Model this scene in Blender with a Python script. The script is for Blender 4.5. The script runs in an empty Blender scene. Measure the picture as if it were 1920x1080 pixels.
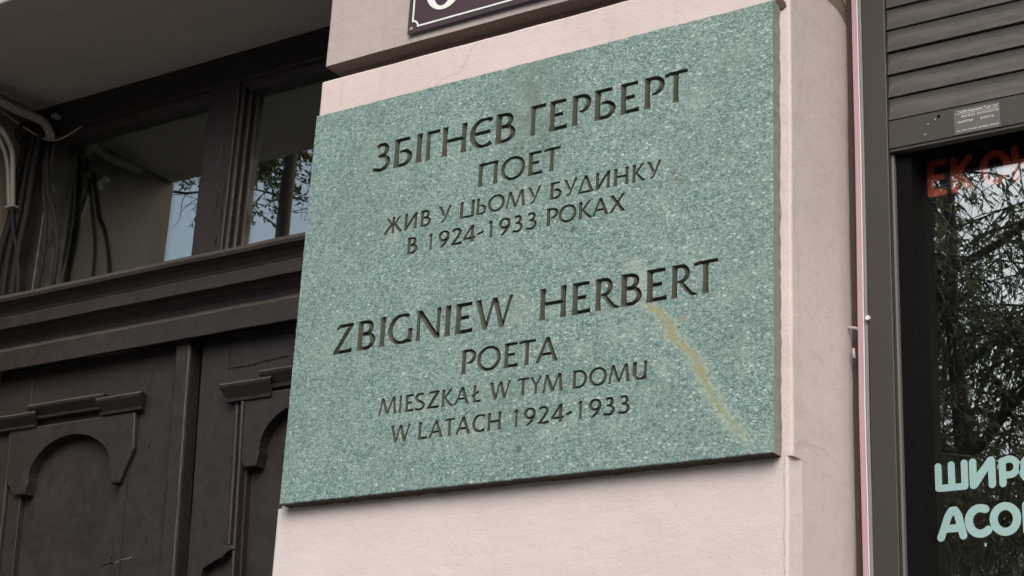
import bpy, bmesh, math, random
import numpy as np
from mathutils import Vector, Matrix, noise
from mathutils.geometry import delaunay_2d_cdt

random.seed(7); rng = np.random.default_rng(7)
S = bpy.context.scene
COL = S.collection

# ------------------------------------------------------------------ camera, sky, sun, exposure
cam_d = bpy.data.cameras.new('camera'); cam = bpy.data.objects.new('camera', cam_d); COL.objects.link(cam)
cam_d.sensor_width = 36.0; cam_d.lens = 36.0*3258.567/1920.0
cam_d.clip_start = 0.05; cam_d.clip_end = 2000
R = [(0.83798558, -0.14662751, -0.52562395), (0.54350518, 0.31041829, 0.7798991), (0.04880863, -0.93922354, 0.33981886)]
CAM = (1.59196624, -2.42655698, 1.6)
m = Matrix.Identity(4)
for i in range(3):
    m[i][0] = R[i][0]; m[i][1] = -R[i][1]; m[i][2] = -R[i][2]; m[i][3] = CAM[i]
cam.matrix_world = m
S.camera = cam

SUN_EL, SUN_AZ = math.radians(40), math.radians(152)      # azimuth measured clockwise from +Y
w = bpy.data.worlds.new('World'); S.world = w; w.use_nodes = True
nt = w.node_tree; bg = nt.nodes['Background']
sky = nt.nodes.new('ShaderNodeTexSky'); sky.sky_type = 'NISHITA'; sky.sun_disc = False
sky.sun_elevation = SUN_EL; sky.sun_rotation = SUN_AZ
sky.air_density = 1.0; sky.dust_density = 8.0; sky.ozone_density = 1.0
nt.links.new(sky.outputs[0], bg.inputs[0]); bg.inputs[1].default_value = 0.15
sd = bpy.data.lights.new('sun', 'SUN'); sd.energy = 0.5; sd.angle = math.radians(60); sd.color = (1, .975, .95)
sun = bpy.data.objects.new('sun', sd); COL.objects.link(sun)
dirv = Vector((math.sin(SUN_AZ)*math.cos(SUN_EL), math.cos(SUN_AZ)*math.cos(SUN_EL), math.sin(SUN_EL)))
sun.rotation_euler = dirv.to_track_quat('Z', 'Y').to_euler()
S.view_settings.view_transform = 'Standard'; S.view_settings.look = 'None'
S.view_settings.exposure = 0.8; S.view_settings.gamma = 1.0; S.view_settings.use_curve_mapping = False
S.render.engine = 'CYCLES'

# ------------------------------------------------------------------ node helpers
class Mat:
    def __init__(s, name):
        s.m = bpy.data.materials.new(name); s.m.use_nodes = True
        s.t = s.m.node_tree; s.b = s.t.nodes['Principled BSDF']; s.out = s.t.nodes['Material Output']
        s.co = s.n('ShaderNodeTexCoord').outputs['Object']
    def n(s, typ, **kw):
        x = s.t.nodes.new(typ)
        for k, v in kw.items(): setattr(x, k, v)
        return x
    def set(s, sock, v):
        if hasattr(v, 'is_output') or isinstance(v, bpy.types.NodeSocket): s.t.links.new(v, sock)
        else: sock.default_value = v
    def noise(s, scale, detail=4, rough=.55, vec=None, stretch=None, dist=0.):
        v = vec or s.co
        if stretch:
            mp = s.n('ShaderNodeMapping'); mp.inputs['Scale'].default_value = stretch; s.set(mp.inputs[0], v); v = mp.outputs[0]
        x = s.n('ShaderNodeTexNoise'); s.set(x.inputs['Vector'], v)
        x.inputs['Scale'].default_value = scale; x.inputs['Detail'].default_value = detail
        x.inputs['Roughness'].default_value = rough; x.inputs['Distortion'].default_value = dist
        return x.outputs['Fac']
    def vor(s, scale, feature='F1', out='Distance', stretch=None):
        v = s.co
        if stretch:
            mp = s.n('ShaderNodeMapping'); mp.inputs['Scale'].default_value = stretch; s.set(mp.inputs[0], v); v = mp.outputs[0]
        x = s.n('ShaderNodeTexVoronoi'); x.feature = feature; s.set(x.inputs['Vector'], v); x.inputs['Scale'].default_value = scale
        return x.outputs[out]
    def ramp(s, f, stops, interp='LINEAR'):
        x = s.n('ShaderNodeValToRGB'); s.set(x.inputs[0], f); cr = x.color_ramp; cr.interpolation = interp
        while len(cr.elements) < len(stops): cr.elements.new(.5)
        for e, (p, c) in zip(cr.elements, stops):
            e.position = p; e.color = (c, c, c, 1) if isinstance(c, (int, float)) else (*c, 1)
        return x.outputs[0]
    def mix(s, f, a, b, mode='MIX'):
        x = s.n('ShaderNodeMix', data_type='RGBA', blend_type=mode); s.set(x.inputs[0], f)
        for k, v in ((6, a), (7, b)):
            s.set(x.inputs[k], (*v, 1) if isinstance(v, tuple) and len(v) == 3 else v)
        return x.outputs[2]
    def math(s, op, a, b=0., c=0.):
        x = s.n('ShaderNodeMath', operation=op)
        for k, v in enumerate((a, b, c)): s.set(x.inputs[k], v)
        return x.outputs[0]
    def sep(s): 
        x = s.n('ShaderNodeSeparateXYZ'); s.set(x.inputs[0], s.co); return x.outputs
    def bump(s, h, strength=.3, dist=.002, prev=None):
        x = s.n('ShaderNodeBump'); x.inputs['Strength'].default_value = strength; x.inputs['Distance'].default_value = dist
        s.set(x.inputs['Height'], h)
        if prev: s.set(x.inputs['Normal'], prev)
        return x.outputs[0]
    tone = .74
    def fin(s, col=None, rough=None, normal=None, spec=None, metal=None):
        if col is not None and s.tone != 1: col = s.mix(1., col, (s.tone, s.tone, s.tone), 'MULTIPLY')
        if col is not None: s.set(s.b.inputs['Base Color'], (*col, 1) if isinstance(col, tuple) and len(col) == 3 else col)
        if rough is not None: s.set(s.b.inputs['Roughness'], rough)
        if normal is not None: s.set(s.b.inputs['Normal'], normal)
        if spec is not None: s.b.inputs['Specular IOR Level'].default_value = spec
        if metal is not None: s.b.inputs['Metallic'].default_value = metal
        return s.m

def simple(name, col, rough=.6, var=.12, scale=30, bump=.1, bscale=200, spec=.5, metal=0, tone=.74):
    M = Mat(name); M.tone = tone; nz = M.noise(scale, 5)
    c = M.mix(nz, tuple(x*(1-var) for x in col), tuple(min(1, x*(1+var)) for x in col))
    nrm = M.bump(M.noise(bscale, 3), bump, .001) if bump else None
    return M.fin(c, rough, nrm, spec, metal)

def plaster(name, base, dirt, dirtamt=.5):
    M = Mat(name)
    big = M.noise(2.2, 5, .6); fine = M.noise(55, 6, .7)
    c = M.mix(M.ramp(big, [(.35, 0.), (.7, 1.)]), tuple(x*.93 for x in base), tuple(x*1.05 for x in base))
    c = M.mix(M.ramp(fine, [(.3, .0), (.8, .22)]), c, tuple(x*.8 for x in base))
    # rain streaks and grey smudges
    st = M.noise(9, 5, .6, stretch=(3.2, 3.2, .35))
    c = M.mix(M.math('MULTIPLY', M.ramp(st, [(.55, 0.), (.8, 1.)]), dirtamt), c, dirt)
    sm = M.noise(6.3, 3, .5, dist=.6)
    c = M.mix(M.math('MULTIPLY', M.ramp(sm, [(.62, 0.), (.74, 1.)]), dirtamt*.9), c, dirt)
    pk = M.noise(160, 2, .5)
    c = M.mix(M.ramp(pk, [(.74, 0.), (.78, .45)]), c, tuple(x*.45 for x in dirt))
    tr_ = M.noise(16, 3, .5, stretch=(.5, 1, 2.2), dist=.8)
    c = M.mix(M.ramp(tr_, [(.4, 0.), (.65, .16)]), c, tuple(x*.82 for x in base))
    n1 = M.bump(M.noise(240, 4, .65), .6, .0016)
    n1 = M.bump(tr_, .16, .004, n1)
    n2 = M.bump(M.noise(38, 4, .6), .35, .003, n1)
    n3 = M.bump(M.noise(7, 3, .5), .25, .008, n2)
    return M.fin(c, .88, n3, .25)

M_pink = plaster('pink_plaster', (.365, .345, .358), (.30, .27, .25), .5)
M_shaft = plaster('pink_shaft_plaster', (.55, .507, .528), (.40, .365, .365), .5)
M_grime_shade = plaster('grimy_shaded_groove_plaster', (.21, .165, .14), (.14, .11, .09), .7)  # brown groove grime, with the shade of the groove painted in
M_reveal = plaster('shaded_reveal_plaster', (.155, .135, .125), (.10, .085, .075), .7)  # shade of the doorway recess put into the reveal's colour
M_pink_low = plaster('fresh_pink_plaster', (.545, .527, .555), (.45, .43, .44), .28)
M_soffit = plaster('soffit_plaster', (.42, .38, .36), (.28, .25, .235), .6)

# green stone of the plaque
def stone():
    M = Mat('green_serpentinite')
    wv = M.noise(60, 3, .5)
    a = M.noise(380, 4, .75, dist=1.0)
    a2 = M.noise(190, 5, .8, dist=1.3)
    a = M.mix(M.ramp(M.noise(11, 4, .6), [(.45, 0.), (.6, .75)]), a, a2)
    b = M.vor(330, 'F1', 'Color', stretch=(1, 1, 1.5))
    sb = M.n('ShaderNodeSeparateColor'); M.set(sb.inputs[0], b)
    f = M.math('ADD', M.math('MULTIPLY', a, .62), M.math('MULTIPLY', sb.outputs[0], .38))
    c = M.ramp(f, [(.25, (.026, .068, .072)), (.38, (.068, .140, .145)), (.50, (.118, .222, .224)), (.62, (.195, .315, .320)), (.78, (.39, .53, .54))])
    # large clouds: bluish grey to green
    c = M.mix(M.ramp(M.noise(5.5, 4, .55), [(.35, 0.), (.65, .38)]), c, M.mix(.5, c, (.15, .215, .24)))
    c = M.mix(M.ramp(M.noise(9, 4, .6, dist=.5), [(.5, 0.), (.72, .32)]), c, (.085, .15, .135))
    c = M.mix(M.ramp(M.noise(14, 3, .6), [(.5, 0.), (.7, .35)]), c, (.28, .37, .355))
    c = M.mix(M.ramp(M.noise(3.2, 5, .65, stretch=(1, 1, .45)), [(.5, 0.), (.72, .35)]), c, (.10, .165, .145))
    mid = M.noise(125, 3, .65, dist=.7)
    c = M.mix(M.ramp(mid, [(.50, 0.), (.72, .55)]), c, (.33, .42, .41)); c = M.mix(M.ramp(mid, [(.28, .5), (.46, 0.)]), c, (.065, .115, .115))
    dx = M.math('SUBTRACT', M.sep()[0], -.02); dz = M.math('SUBTRACT', M.sep()[2], 3.02)
    dk = M.math('SQRT', M.math('ADD', M.math('POWER', M.math('MULTIPLY', dx, 9.), 2.), M.math('POWER', M.math('MULTIPLY', dz, 4.), 2.)))
    c = M.mix(M.math('MULTIPLY', M.ramp(dk, [(.1, .6), (1., 0.)]), M.ramp(M.noise(26, 4, .6), [(.4, .2), (.6, 1.)])), c, (.075, .125, .105))
    # pale pebbles, more of them to the right
    v = M.n('ShaderNodeTexVoronoi'); mp = M.n('ShaderNodeMapping'); mp.inputs['Rotation'].default_value = (0, .6, 0); mp.inputs['Scale'].default_value = (1, 1, 1.7)
    M.set(mp.inputs[0], M.co); M.set(v.inputs['Vector'], mp.outputs[0]); v.inputs['Scale'].default_value = 95
    sc = M.n('ShaderNodeSeparateColor'); M.set(sc.inputs[0], v.outputs['Color'])
    x, y, z = M.sep()[:3]
    grad = M.n('ShaderNodeMapRange'); M.set(grad.inputs[0], x); grad.inputs[1].default_value = -.5; grad.inputs[2].default_value = .45; grad.inputs[3].default_value = .98; grad.inputs[4].default_value = .80
    pick = M.math('GREATER_THAN', sc.outputs[0], grad.outputs[0])
    near = M.ramp(M.math('ADD', v.outputs['Distance'], M.math('MULTIPLY', M.noise(300, 2), .25)), [(.36, 1.), (.50, 0.)])
    c = M.mix(M.math('MULTIPLY', M.math('MULTIPLY', pick, near), .6), c, (.48, .60, .58))
    # dark inclusions
    v2 = M.n('ShaderNodeTexVoronoi'); M.set(v2.inputs['Vector'], M.co); v2.inputs['Scale'].default_value = 38
    s2 = M.n('ShaderNodeSeparateColor'); M.set(s2.inputs[0], v2.outputs['Color'])
    c = M.mix(M.math('MULTIPLY', M.math('GREATER_THAN', s2.outputs[1], .86), M.ramp(v2.outputs['Distance'], [(.08, .7), (.17, 0.)])), c, (.06, .10, .10))
    # ochre vein running diagonally, the halo pale
    fc = M.n('ShaderNodeFloatCurve'); cu = fc.mapping.curves[0]
    zs = [(2.330, .418), (2.341, .410), (2.353, .398), (2.387, .371), (2.435, .343), (2.483, .323), (2.516, .287), (2.551, .271), (2.588, .232), (2.651, .213), (2.672, .197)]
    pts = [((a_-2.30)/.40, (b_-.15)/.30) for a_, b_ in zs]
    while len(cu.points) < len(pts): cu.points.new(.5, .5)
    for p_, q_ in zip(cu.points, pts): p_.location = q_; p_.handle_type = 'VECTOR'
    fc.mapping.update()
    zz = M.math('DIVIDE', M.math('SUBTRACT', z, 2.30), .40); M.set(fc.inputs['Value'], zz)
    xv = M.math('ADD', M.math('MULTIPLY', fc.outputs[0], .30), .15)
    wob = M.math('MULTIPLY', M.math('SUBTRACT', M.noise(34, 6, .8), .5), .040)
    wob = M.math('ADD', wob, M.math('MULTIPLY', M.math('SUBTRACT', M.noise(130, 4, .7), .5), .014))
    dist_ = M.math('ABSOLUTE', M.math('ADD', M.math('SUBTRACT', x, xv), wob))
    inr = M.math('MULTIPLY', M.math('GREATER_THAN', z, 2.333), M.math('LESS_THAN', z, 2.585))
    wid = M.ramp(zz, [(.08, .15), (.2, .28), (.34, .6), (.5, .72), (.60, .75), (.66, 1.), (.73, .2)])
    core = M.math('MULTIPLY', M.ramp(M.math('DIVIDE', dist_, M.math('MULTIPLY', wid, .0125)), [(.75, 1.), (1., 0.)]), inr)
    inr2 = M.math('MULTIPLY', M.math('GREATER_THAN', z, 2.325), M.math('LESS_THAN', z, 2.675))
    halo = M.math('MULTIPLY', M.ramp(M.math('DIVIDE', dist_, .028), [(.3, .8), (1., 0.)]), inr2)
    c = M.mix(M.math('MULTIPLY', halo, M.ramp(M.noise(120, 4), [(.35, 0.), (.6, 1.)])), c, (.29, .37, .33))
    c = M.mix(M.math('MULTIPLY', core, M.ramp(M.noise(150, 4), [(.38, .1), (.47, .95)])), c, M.mix(M.noise(90, 3), (.18, .225, .13), (.275, .285, .165)))
    # thin brown line above the dot of the name, and a dark dent
    def blob(cx, cz, r, col, c):
        dd = M.math('SQRT', M.math('ADD', M.math('POWER', M.math('SUBTRACT', x, cx), 2.), M.math('POWER', M.math('SUBTRACT', z, cz), 2.)))
        dd = M.math('ADD', dd, M.math('MULTIPLY', M.math('SUBTRACT', M.noise(90, 3), .5), r*1.2))
        return M.mix(M.ramp(M.math('DIVIDE', dd, r), [(.5, .8), (1., 0.)]), c, col)
    for cx, cz, r, col in ((.279, 2.819, .005, (.12, .10, .09)), (.285, 2.807, .005, (.12, .09, .08)), (.292, 2.796, .005, (.20, .15, .135)), (.268, 2.833, .003, (.2, .18, .16)),
                           (.079, 2.749, .0075, (.05, .08, .08)), (-.012, 2.357, .008, (.05, .09, .085)), (.035, 2.585, .005, (.06, .10, .1)), (.145, 2.585, .010, (.21, .22, .22)), (.30, 2.55, .009, (.21, .22, .22))):
        c = blob(cx, cz, r, col, c)
    n = M.bump(f, .55, .0016); n = M.bump(M.noise(45, 4), .3, .003, n)
    return M.fin(c, M.ramp(a, [(.3, .55), (.7, .75)]), n, .35)
M_stone = stone()

M_sawn = simple('sawn_stone_edge', (.19, .215, .215), .7, .35, 60, .3, 300)
def groove():
    M = Mat('weathered_engraving')
    nz = M.noise(120, 5, .7); c = M.mix(nz, (.032, .040, .033), (.098, .108, .093))
    c = M.mix(M.ramp(M.noise(28, 3), [(.48, 0.), (.68, .3)]), c, (.085, .070, .060))
    return M.fin(c, .85, M.bump(M.noise(500, 3), .4, .001), .2)
M_groove = groove()

def wood():
    M = Mat('dark_brown_door_paint')
    g = M.noise(26, 6, .65, stretch=(1, 1, .12)); f = M.noise(110, 5, .7)
    c = M.mix(g, (.0125, .0104, .0105), (.020, .0172, .0175))
    c = M.mix(M.ramp(f, [(.62, 0.), (.75, .5)]), c, (.065, .057, .056))
    c = M.mix(M.ramp(M.noise(75, 3, .5), [(.73, 0.), (.76, .7)]), c, (.12, .11, .105))
    c = M.mix(M.ramp(M.noise(3, 3), [(.4, 0.), (.7, .4)]), c, (.028, .021, .019))
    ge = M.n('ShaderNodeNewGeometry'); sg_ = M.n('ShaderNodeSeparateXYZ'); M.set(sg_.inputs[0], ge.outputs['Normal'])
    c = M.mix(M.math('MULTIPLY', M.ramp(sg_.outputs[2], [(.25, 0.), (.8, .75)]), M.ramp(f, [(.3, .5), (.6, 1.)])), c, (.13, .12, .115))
    n = M.bump(M.noise(60, 5, .7, stretch=(1, 1, .15)), .28, .002); n = M.bump(f, .3, .0015, n)
    n = M.bump(M.noise(11, 3), .45, .008, n)
    return M.fin(c, M.ramp(M.noise(30, 4), [(.3, .42), (.7, .66)]), n, .38)
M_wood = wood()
M_alu = simple('brown_grey_aluminium', (.028, .0265, .0255), .5, .08, 20, .10, 900, spec=.35)
def slatm():
    M = Mat('dusty_shutter_aluminium')
    c = M.mix(M.ramp(M.noise(22, 6, .7, stretch=(.6, 1, 2.5)), [(.42, 0.), (.75, .9)]), (.032, .0305, .030), (.072, .069, .066))
    c = M.mix(M.ramp(M.noise(140, 2), [(.76, 0.), (.79, .8)]), c, (.38, .37, .35))
    return M.fin(c, .48, M.bump(M.noise(14, 2), .35, .004, M.bump(M.noise(180, 4), .2, .001)), .45)
M_slat = slatm()
M_black = simple('black_rubber', (.006, .006, .007), .9, .2, 30, .1, spec=.02)
M_guide_in = simple('blue_grey_profile', (.12, .125, .135), .45, .1, 30, .05)
M_pinktrim = simple('pink_foam_trim', (.38, .25, .32), .55, .08, 12, .1, 60)
M_greytrim = simple('blue_grey_trim', (.17, .19, .21), .5, .1, 12, .1, 60)
M_whitetrim = simple('white_film', (.62, .62, .66), .5, .08, 12, .05, 60)
M_vinyl = simple('pale_teal_vinyl', (.185, .305, .325), .14, .04, 18, .05, 80, tone=1)
M_red = simple('red_vinyl', (.60, .085, .06), .5, .1, 18, .05, 80, tone=1)
M_signdark = simple('aubergine_enamel', (.052, .034, .044), .22, .1, 10, .03, 60)
M_signwhite = simple('white_enamel', (.66, .73, .76), .25, .04, 30, .03, 60)
M_screw = simple('zinc_screw', (.42, .44, .42), .35, .2, 300, .2, 600, metal=.8)
M_crack = simple('crack_shadow', (.24, .20, .19), .9, .3, 80, 0)
M_brownmortar = simple('brown_mortar', (.055, .040, .032), .95, .3, 90, .5, 150)
M_conduit = simple('grey_corrugated_plastic', (.23, .21, .20), .55, .15, 30, .2)
M_cableblk = simple('black_cable_sheath', (.010, .0095, .010), .75, .2, 30, .1, spec=.2)
M_cablewht = simple('off_white_cable_sheath', (.22, .205, .185), .6, .25, 40, .2)
M_wire = simple('thin_beige_wire', (.30, .23, .19), .6, .2, 40, .1)
M_foil = simple('clear_grey_foil', (.068, .068, .073), .4, .12, 60, .1, 300)
M_print = simple('white_print', (.62, .66, .66), .6, .3, 300, 0)
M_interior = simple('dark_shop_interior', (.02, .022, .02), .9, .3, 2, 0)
M_pave = simple('grey_paving', (.19, .185, .18), .85, .3, 4, .3, 60)
M_road = simple('asphalt', (.055, .055, .056), .9, .3, 6, .4, 90)
M_ground = simple('packed_earth', (.14, .12, .09), .95, .3, 3, .3, 20)

def glassm(name, tint, refl):
    M = Mat(name); M.t.nodes.remove(M.b)
    tr = M.n('ShaderNodeBsdfTransparent'); tr.inputs[0].default_value = (*tint, 1)
    gl = M.n('ShaderNodeBsdfAnisotropic'); gl.inputs['Roughness'].default_value = 0.0; gl.inputs['Color'].default_value = (.93, 1., .965, 1)
    nb = M.bump(M.noise(2.5, 2, .4), .02, .02); M.set(gl.inputs['Normal'], nb)
    lw = M.n('ShaderNodeLayerWeight'); lw.inputs['Blend'].default_value = .25
    fac = M.math('ADD', M.math('MULTIPLY', lw.outputs['Fresnel'], .55), refl)
    mx = M.n('ShaderNodeMixShader'); M.set(mx.inputs[0], fac); M.set(mx.inputs[1], tr.outputs[0]); M.set(mx.inputs[2], gl.outputs[0])
    M.t.links.new(mx.outputs[0], M.out.inputs[0]); return M.m
M_glass = glassm('shop_glass', (.97, .98, .97), .25)
M_tglass = glassm('transom_glass', (.75, .78, .72), .27)

# ------------------------------------------------------------------ object helpers
def link(name, me, mat=None, parent=None, kind=None, label=None, cat=None, group=None):
    o = bpy.data.objects.new(name, me); COL.objects.link(o)
    if mat and me is not None:
        me.materials.clear(); me.materials.append(mat)
    if parent: o.parent = parent; o.matrix_parent_inverse = parent.matrix_world.inverted() if False else Matrix.Translation(-root_loc(parent))
    if kind: o['kind'] = kind
    if label: o['label'] = label
    if cat: o['category'] = cat
    if group: o['group'] = group
    return o
def root_loc(o):
    v = Vector(o.location)
    while o.parent: o = o.parent; v = v + 0*v if False else v; break
    return v
_loc = {}
def thing(name, loc, label, cat, group=None):
    o = bpy.data.objects.new(name, None); COL.objects.link(o); o.location = loc; o.empty_display_size = .05
    o['label'] = label; o['category'] = cat
    if group: o['group'] = group
    return o
def part(name, me, mat, parent, label=None, kind=None):
    """mesh given in world coordinates; parent's origin is subtracted through the parent inverse"""
    o = bpy.data.objects.new(name, me); COL.objects.link(o)
    if not me.materials: me.materials.append(mat)
    o.parent = parent
    p = parent; off = Vector((0, 0, 0))
    while p is not None: off += Vector(p.location) if p.type == 'EMPTY' else Vector((0, 0, 0)); p = p.parent
    o.matrix_parent_inverse = Matrix.Translation(-off) if parent.type == 'EMPTY' else Matrix.Identity(4)
    if label: o['label'] = label
    if kind: o['kind'] = kind
    return o
def top(name, me, mat, label, cat, group=None, kind=None):
    o = bpy.data.objects.new(name, me); COL.objects.link(o)
    if not me.materials: me.materials.append(mat)
    if label: o['label'] = label
    if cat: o['category'] = cat
    if group: o['group'] = group
    if kind: o['kind'] = kind
    return o
def tomesh(bm, name='m', smooth=False, recalc=True):
    if recalc: bmesh.ops.recalc_face_normals(bm, faces=bm.faces)
    me = bpy.data.meshes.new(name); bm.to_mesh(me); bm.free()
    if smooth:
        for p in me.polygons: p.use_smooth = True
    return me
def boxbm(x0, x1, y0, y1, z0, z1, bev=0., seg=1, cut=0., amp=0., seed=0., bm=None):
    b = bmesh.new()
    bmesh.ops.create_cube(b, size=1)
    for v in b.verts:
        v.co = Vector(((x0+x1)/2+v.co.x*(x1-x0), (y0+y1)/2+v.co.y*(y1-y0), (z0+z1)/2+v.co.z*(z1-z0)))
    if bev: bmesh.ops.bevel(b, geom=b.edges[:], offset=bev, segments=seg, profile=.5, affect='EDGES')
    if cut:
        for ax, lo, hi in ((0, x0, x1), (2, z0, z1)):
            n = max(1, int((hi-lo)/cut)); no = Vector((0, 0, 0)); no[ax] = 1
            for i in range(1, n):
                p = Vector((0, 0, 0)); p[ax] = lo+(hi-lo)*i/n
                bmesh.ops.bisect_plane(b, geom=b.verts[:]+b.edges[:]+b.faces[:], plane_co=p, plane_no=no)
    if amp:
        for v in b.verts:
            q = v.co*9+Vector((seed, 0, 0)); d = noise.noise_vector(q)+.6*noise.noise_vector(v.co*28)
            v.co += d*amp
    if bm is not None:
        me = bpy.data.meshes.new('t'); b.to_mesh(me); b.free(); bm.from_mesh(me); bpy.data.meshes.remove(me); return bm
    return b
def pierbox(x0, x1, y0, y1, z0, z1, seed=0., amp=.0011, splay=0., hb=0.):
    b = bmesh.new(); bmesh.ops.create_cube(b, size=1)
    for v in b.verts: v.co = Vector(((x0+x1)/2+v.co.x*(x1-x0), (y0+y1)/2+v.co.y*(y1-y0), (z0+z1)/2+v.co.z*(z1-z0)))
    ed = [e for e in b.edges if abs(e.verts[0].co.z-e.verts[1].co.z) > 1e-4 or (hb and min(e.verts[0].co.z, e.verts[1].co.z) < z0+1e-4 and hb == 1) or (hb == 2 and max(e.verts[0].co.z, e.verts[1].co.z) > z1-1e-4)]
    bmesh.ops.bevel(b, geom=ed, offset=.0045, segments=2, profile=.5, affect='EDGES')
    def cut(ax, p):
        no = Vector((0, 0, 0)); no[ax] = 1; co = Vector((0, 0, 0)); co[ax] = p
        bmesh.ops.bisect_plane(b, geom=b.verts[:]+b.edges[:]+b.faces[:], plane_co=co, plane_no=no)
    for ax, lo, hi in ((0, x0, x1), (2, z0, z1)):
        n = max(1, int((hi-lo)/.045))
        for i in range(1, n): cut(ax, lo+(hi-lo)*i/n)
    for p in (.062, .2, .225, .24, .255, .27, .285, .30): cut(1, p)
    for v in b.verts:
        x, y, z = v.co
        if splay and x > .45 and y < .0615: v.co.x -= splay*min(1, (.062-y)/.025)*min(1, (x-.45)/.03)
        if x > .47 and y > .215: v.co.x -= .0085*min(1, (y-.215)/.085)**2
        q = Vector((x, y, z)); v.co += (noise.noise_vector(q*9+Vector((seed, 0, 0)))+.6*noise.noise_vector(q*28))*amp
    return b
def box(*a, **k): return tomesh(boxbm(*a, **k))
def prism_x(prof, x0, x1, shear=None, cuts=0, amp=0, mx=0.):
    """profile [(y,z)...] extruded along x; mx: mitre, ends pulled by depth"""
    bm = bmesh.new(); n = len(prof); xs = [x0+(x1-x0)*i/(cuts+1) for i in range(cuts+2)]; ymax = max(p[0] for p in prof)
    rows = []
    for i, x in enumerate(xs):
        e = mx if i == 0 else (-mx if i == len(xs)-1 else 0)
        rows.append([bm.verts.new((x+e*(ymax-p[0])*-1, p[0], p[1])) for p in prof])
    for a, b in zip(rows, rows[1:]):
        for i in range(n): bm.faces.new((a[i], a[(i+1) % n], b[(i+1) % n], b[i]))
    bm.faces.new(rows[0]); bm.faces.new(rows[-1][::-1])
    if amp:
        for v in bm.verts: v.co += noise.noise_vector(v.co*12)*amp
    return tomesh(bm)
def plate(outline, y0, y1, bev=0.):
    """outline [(x,z)] extruded from y0 (front) to y1 (back)"""
    bm = bmesh.new(); f = [bm.verts.new((x, y0, z)) for x, z in outline]; b = [bm.verts.new((x, y1, z)) for x, z in outline]
    ff = bm.faces.new(f); bm.faces.new(b[::-1])
    for i in range(len(f)):
        j = (i+1) % len(f); bm.faces.new((f[i], b[i], b[j], f[j]))
    if bev:
        es = [e for e in ff.edges]; bmesh.ops.bevel(bm, geom=es, offset=bev, segments=2, profile=.5, affect='EDGES')
    return tomesh(bm)
def tube(pts, r, seg=8, ribs=0, closed_ends=True):
    P = [Vector(p) for p in pts]
    # Catmull-Rom resample
    out = []
    for i in range(len(P)-1):
        p0 = P[max(i-1, 0)]; p1 = P[i]; p2 = P[i+1]; p3 = P[min(i+2, len(P)-1)]
        n = max(4, int((p2-p1).length/(ribs if ribs else .012)))
        for k in range(n):
            t = k/n
            out.append(.5*((2*p1)+(p2-p0)*t+(2*p0-5*p1+4*p2-p3)*t*t+(3*p1-p0-3*p2+p3)*t**3))
    out.append(P[-1]); bm = bmesh.new(); rings = []; up = Vector((.3, .2, 1)).normalized()
    for i, p in enumerate(out):
        d = (out[min(i+1, len(out)-1)]-out[max(i-1, 0)]).normalized(); a = d.cross(up).normalized(); b = d.cross(a)
        rr = r*(1.0 if not ribs else (1.0 if i % 2 else .88))
        rings.append([bm.verts.new(p+(a*math.cos(2*math.pi*k/seg)+b*math.sin(2*math.pi*k/seg))*rr) for k in range(seg)])
    for A, B in zip(rings, rings[1:]):
        for k in range(seg): bm.faces.new((A[k], A[(k+1) % seg], B[(k+1) % seg], B[k]))
    bm.faces.new(rings[0][::-1]); bm.faces.new(rings[-1])
    return tomesh(bm, smooth=not ribs)
def ribbon(pts, wd, nrm, jit=.4):
    """thin crack line lying on a surface"""
    P = [Vector(p) for p in pts]; out = []
    for a, b in zip(P, P[1:]):
        n = max(2, int((b-a).length/.006))
        for k in range(n): out.append(a.lerp(b, k/n)+noise.noise_vector((a.lerp(b, k/n))*60)*.0022)
    out.append(P[-1]); nr = Vector(nrm); bm = bmesh.new(); prev = None; N = len(out)
    for i, p in enumerate(out):
        p = p-nr*(p-P[0]).dot(nr)
        d = (out[min(i+1, N-1)]-out[max(i-1, 0)]); s = d.cross(nr).normalized()
        ww = wd*(.35+.65*abs(noise.noise(p*150)+.4))*(1 if 0 < i < N-1 else .1)
        cur = (bm.verts.new(p+s*ww), bm.verts.new(p-s*ww))
        if prev: bm.faces.new((prev[0], prev[1], cur[1], cur[0]))
        prev = cur
    return tomesh(bm)

# ------------------------------------------------------------------ glyphs (signed distance -> outline -> V-cut)
T, t_ = .175, .115
def arc(cx, cy, rx, ry, a0, a1, n=22):
    return [(cx+rx*math.cos(math.radians(a0+(a1-a0)*i/n)), cy+ry*math.sin(math.radians(a0+(a1-a0)*i/n))) for i in range(n+1)]
def bez(p0, p1, p2, p3, n=16):
    o = []
    for i in range(n+1):
        t = i/n; s = 1-t
        o.append(tuple(s**3*p0[k]+3*s*s*t*p1[k]+3*s*t*t*p2[k]+t**3*p3[k] for k in (0, 1)))
    return o
def LN(x0, y0, x1, y1, w=T, f0=.35, f1=.35, w1=None):
    n = 14; P = [(x0+(x1-x0)*i/n, y0+(y1-y0)*i/n) for i in range(n+1)]
    w1 = w if w1 is None else w1
    W = [(w+(w1-w)*i/n)*(1+f0*math.exp(-(i/n/.13)**1.5)+f1*math.exp(-((n-i)/n/.13)**1.5)) for i in range(n+1)]
    return P, W
def V(x, y0=-.05, y1=1.05, w=T): return LN(x, y0, x, y1, w, .45, .40)
def HB(x0, x1, y, w=t_, f=.35): return LN(x0, y, x1, y+.012, w, 0, f)
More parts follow.
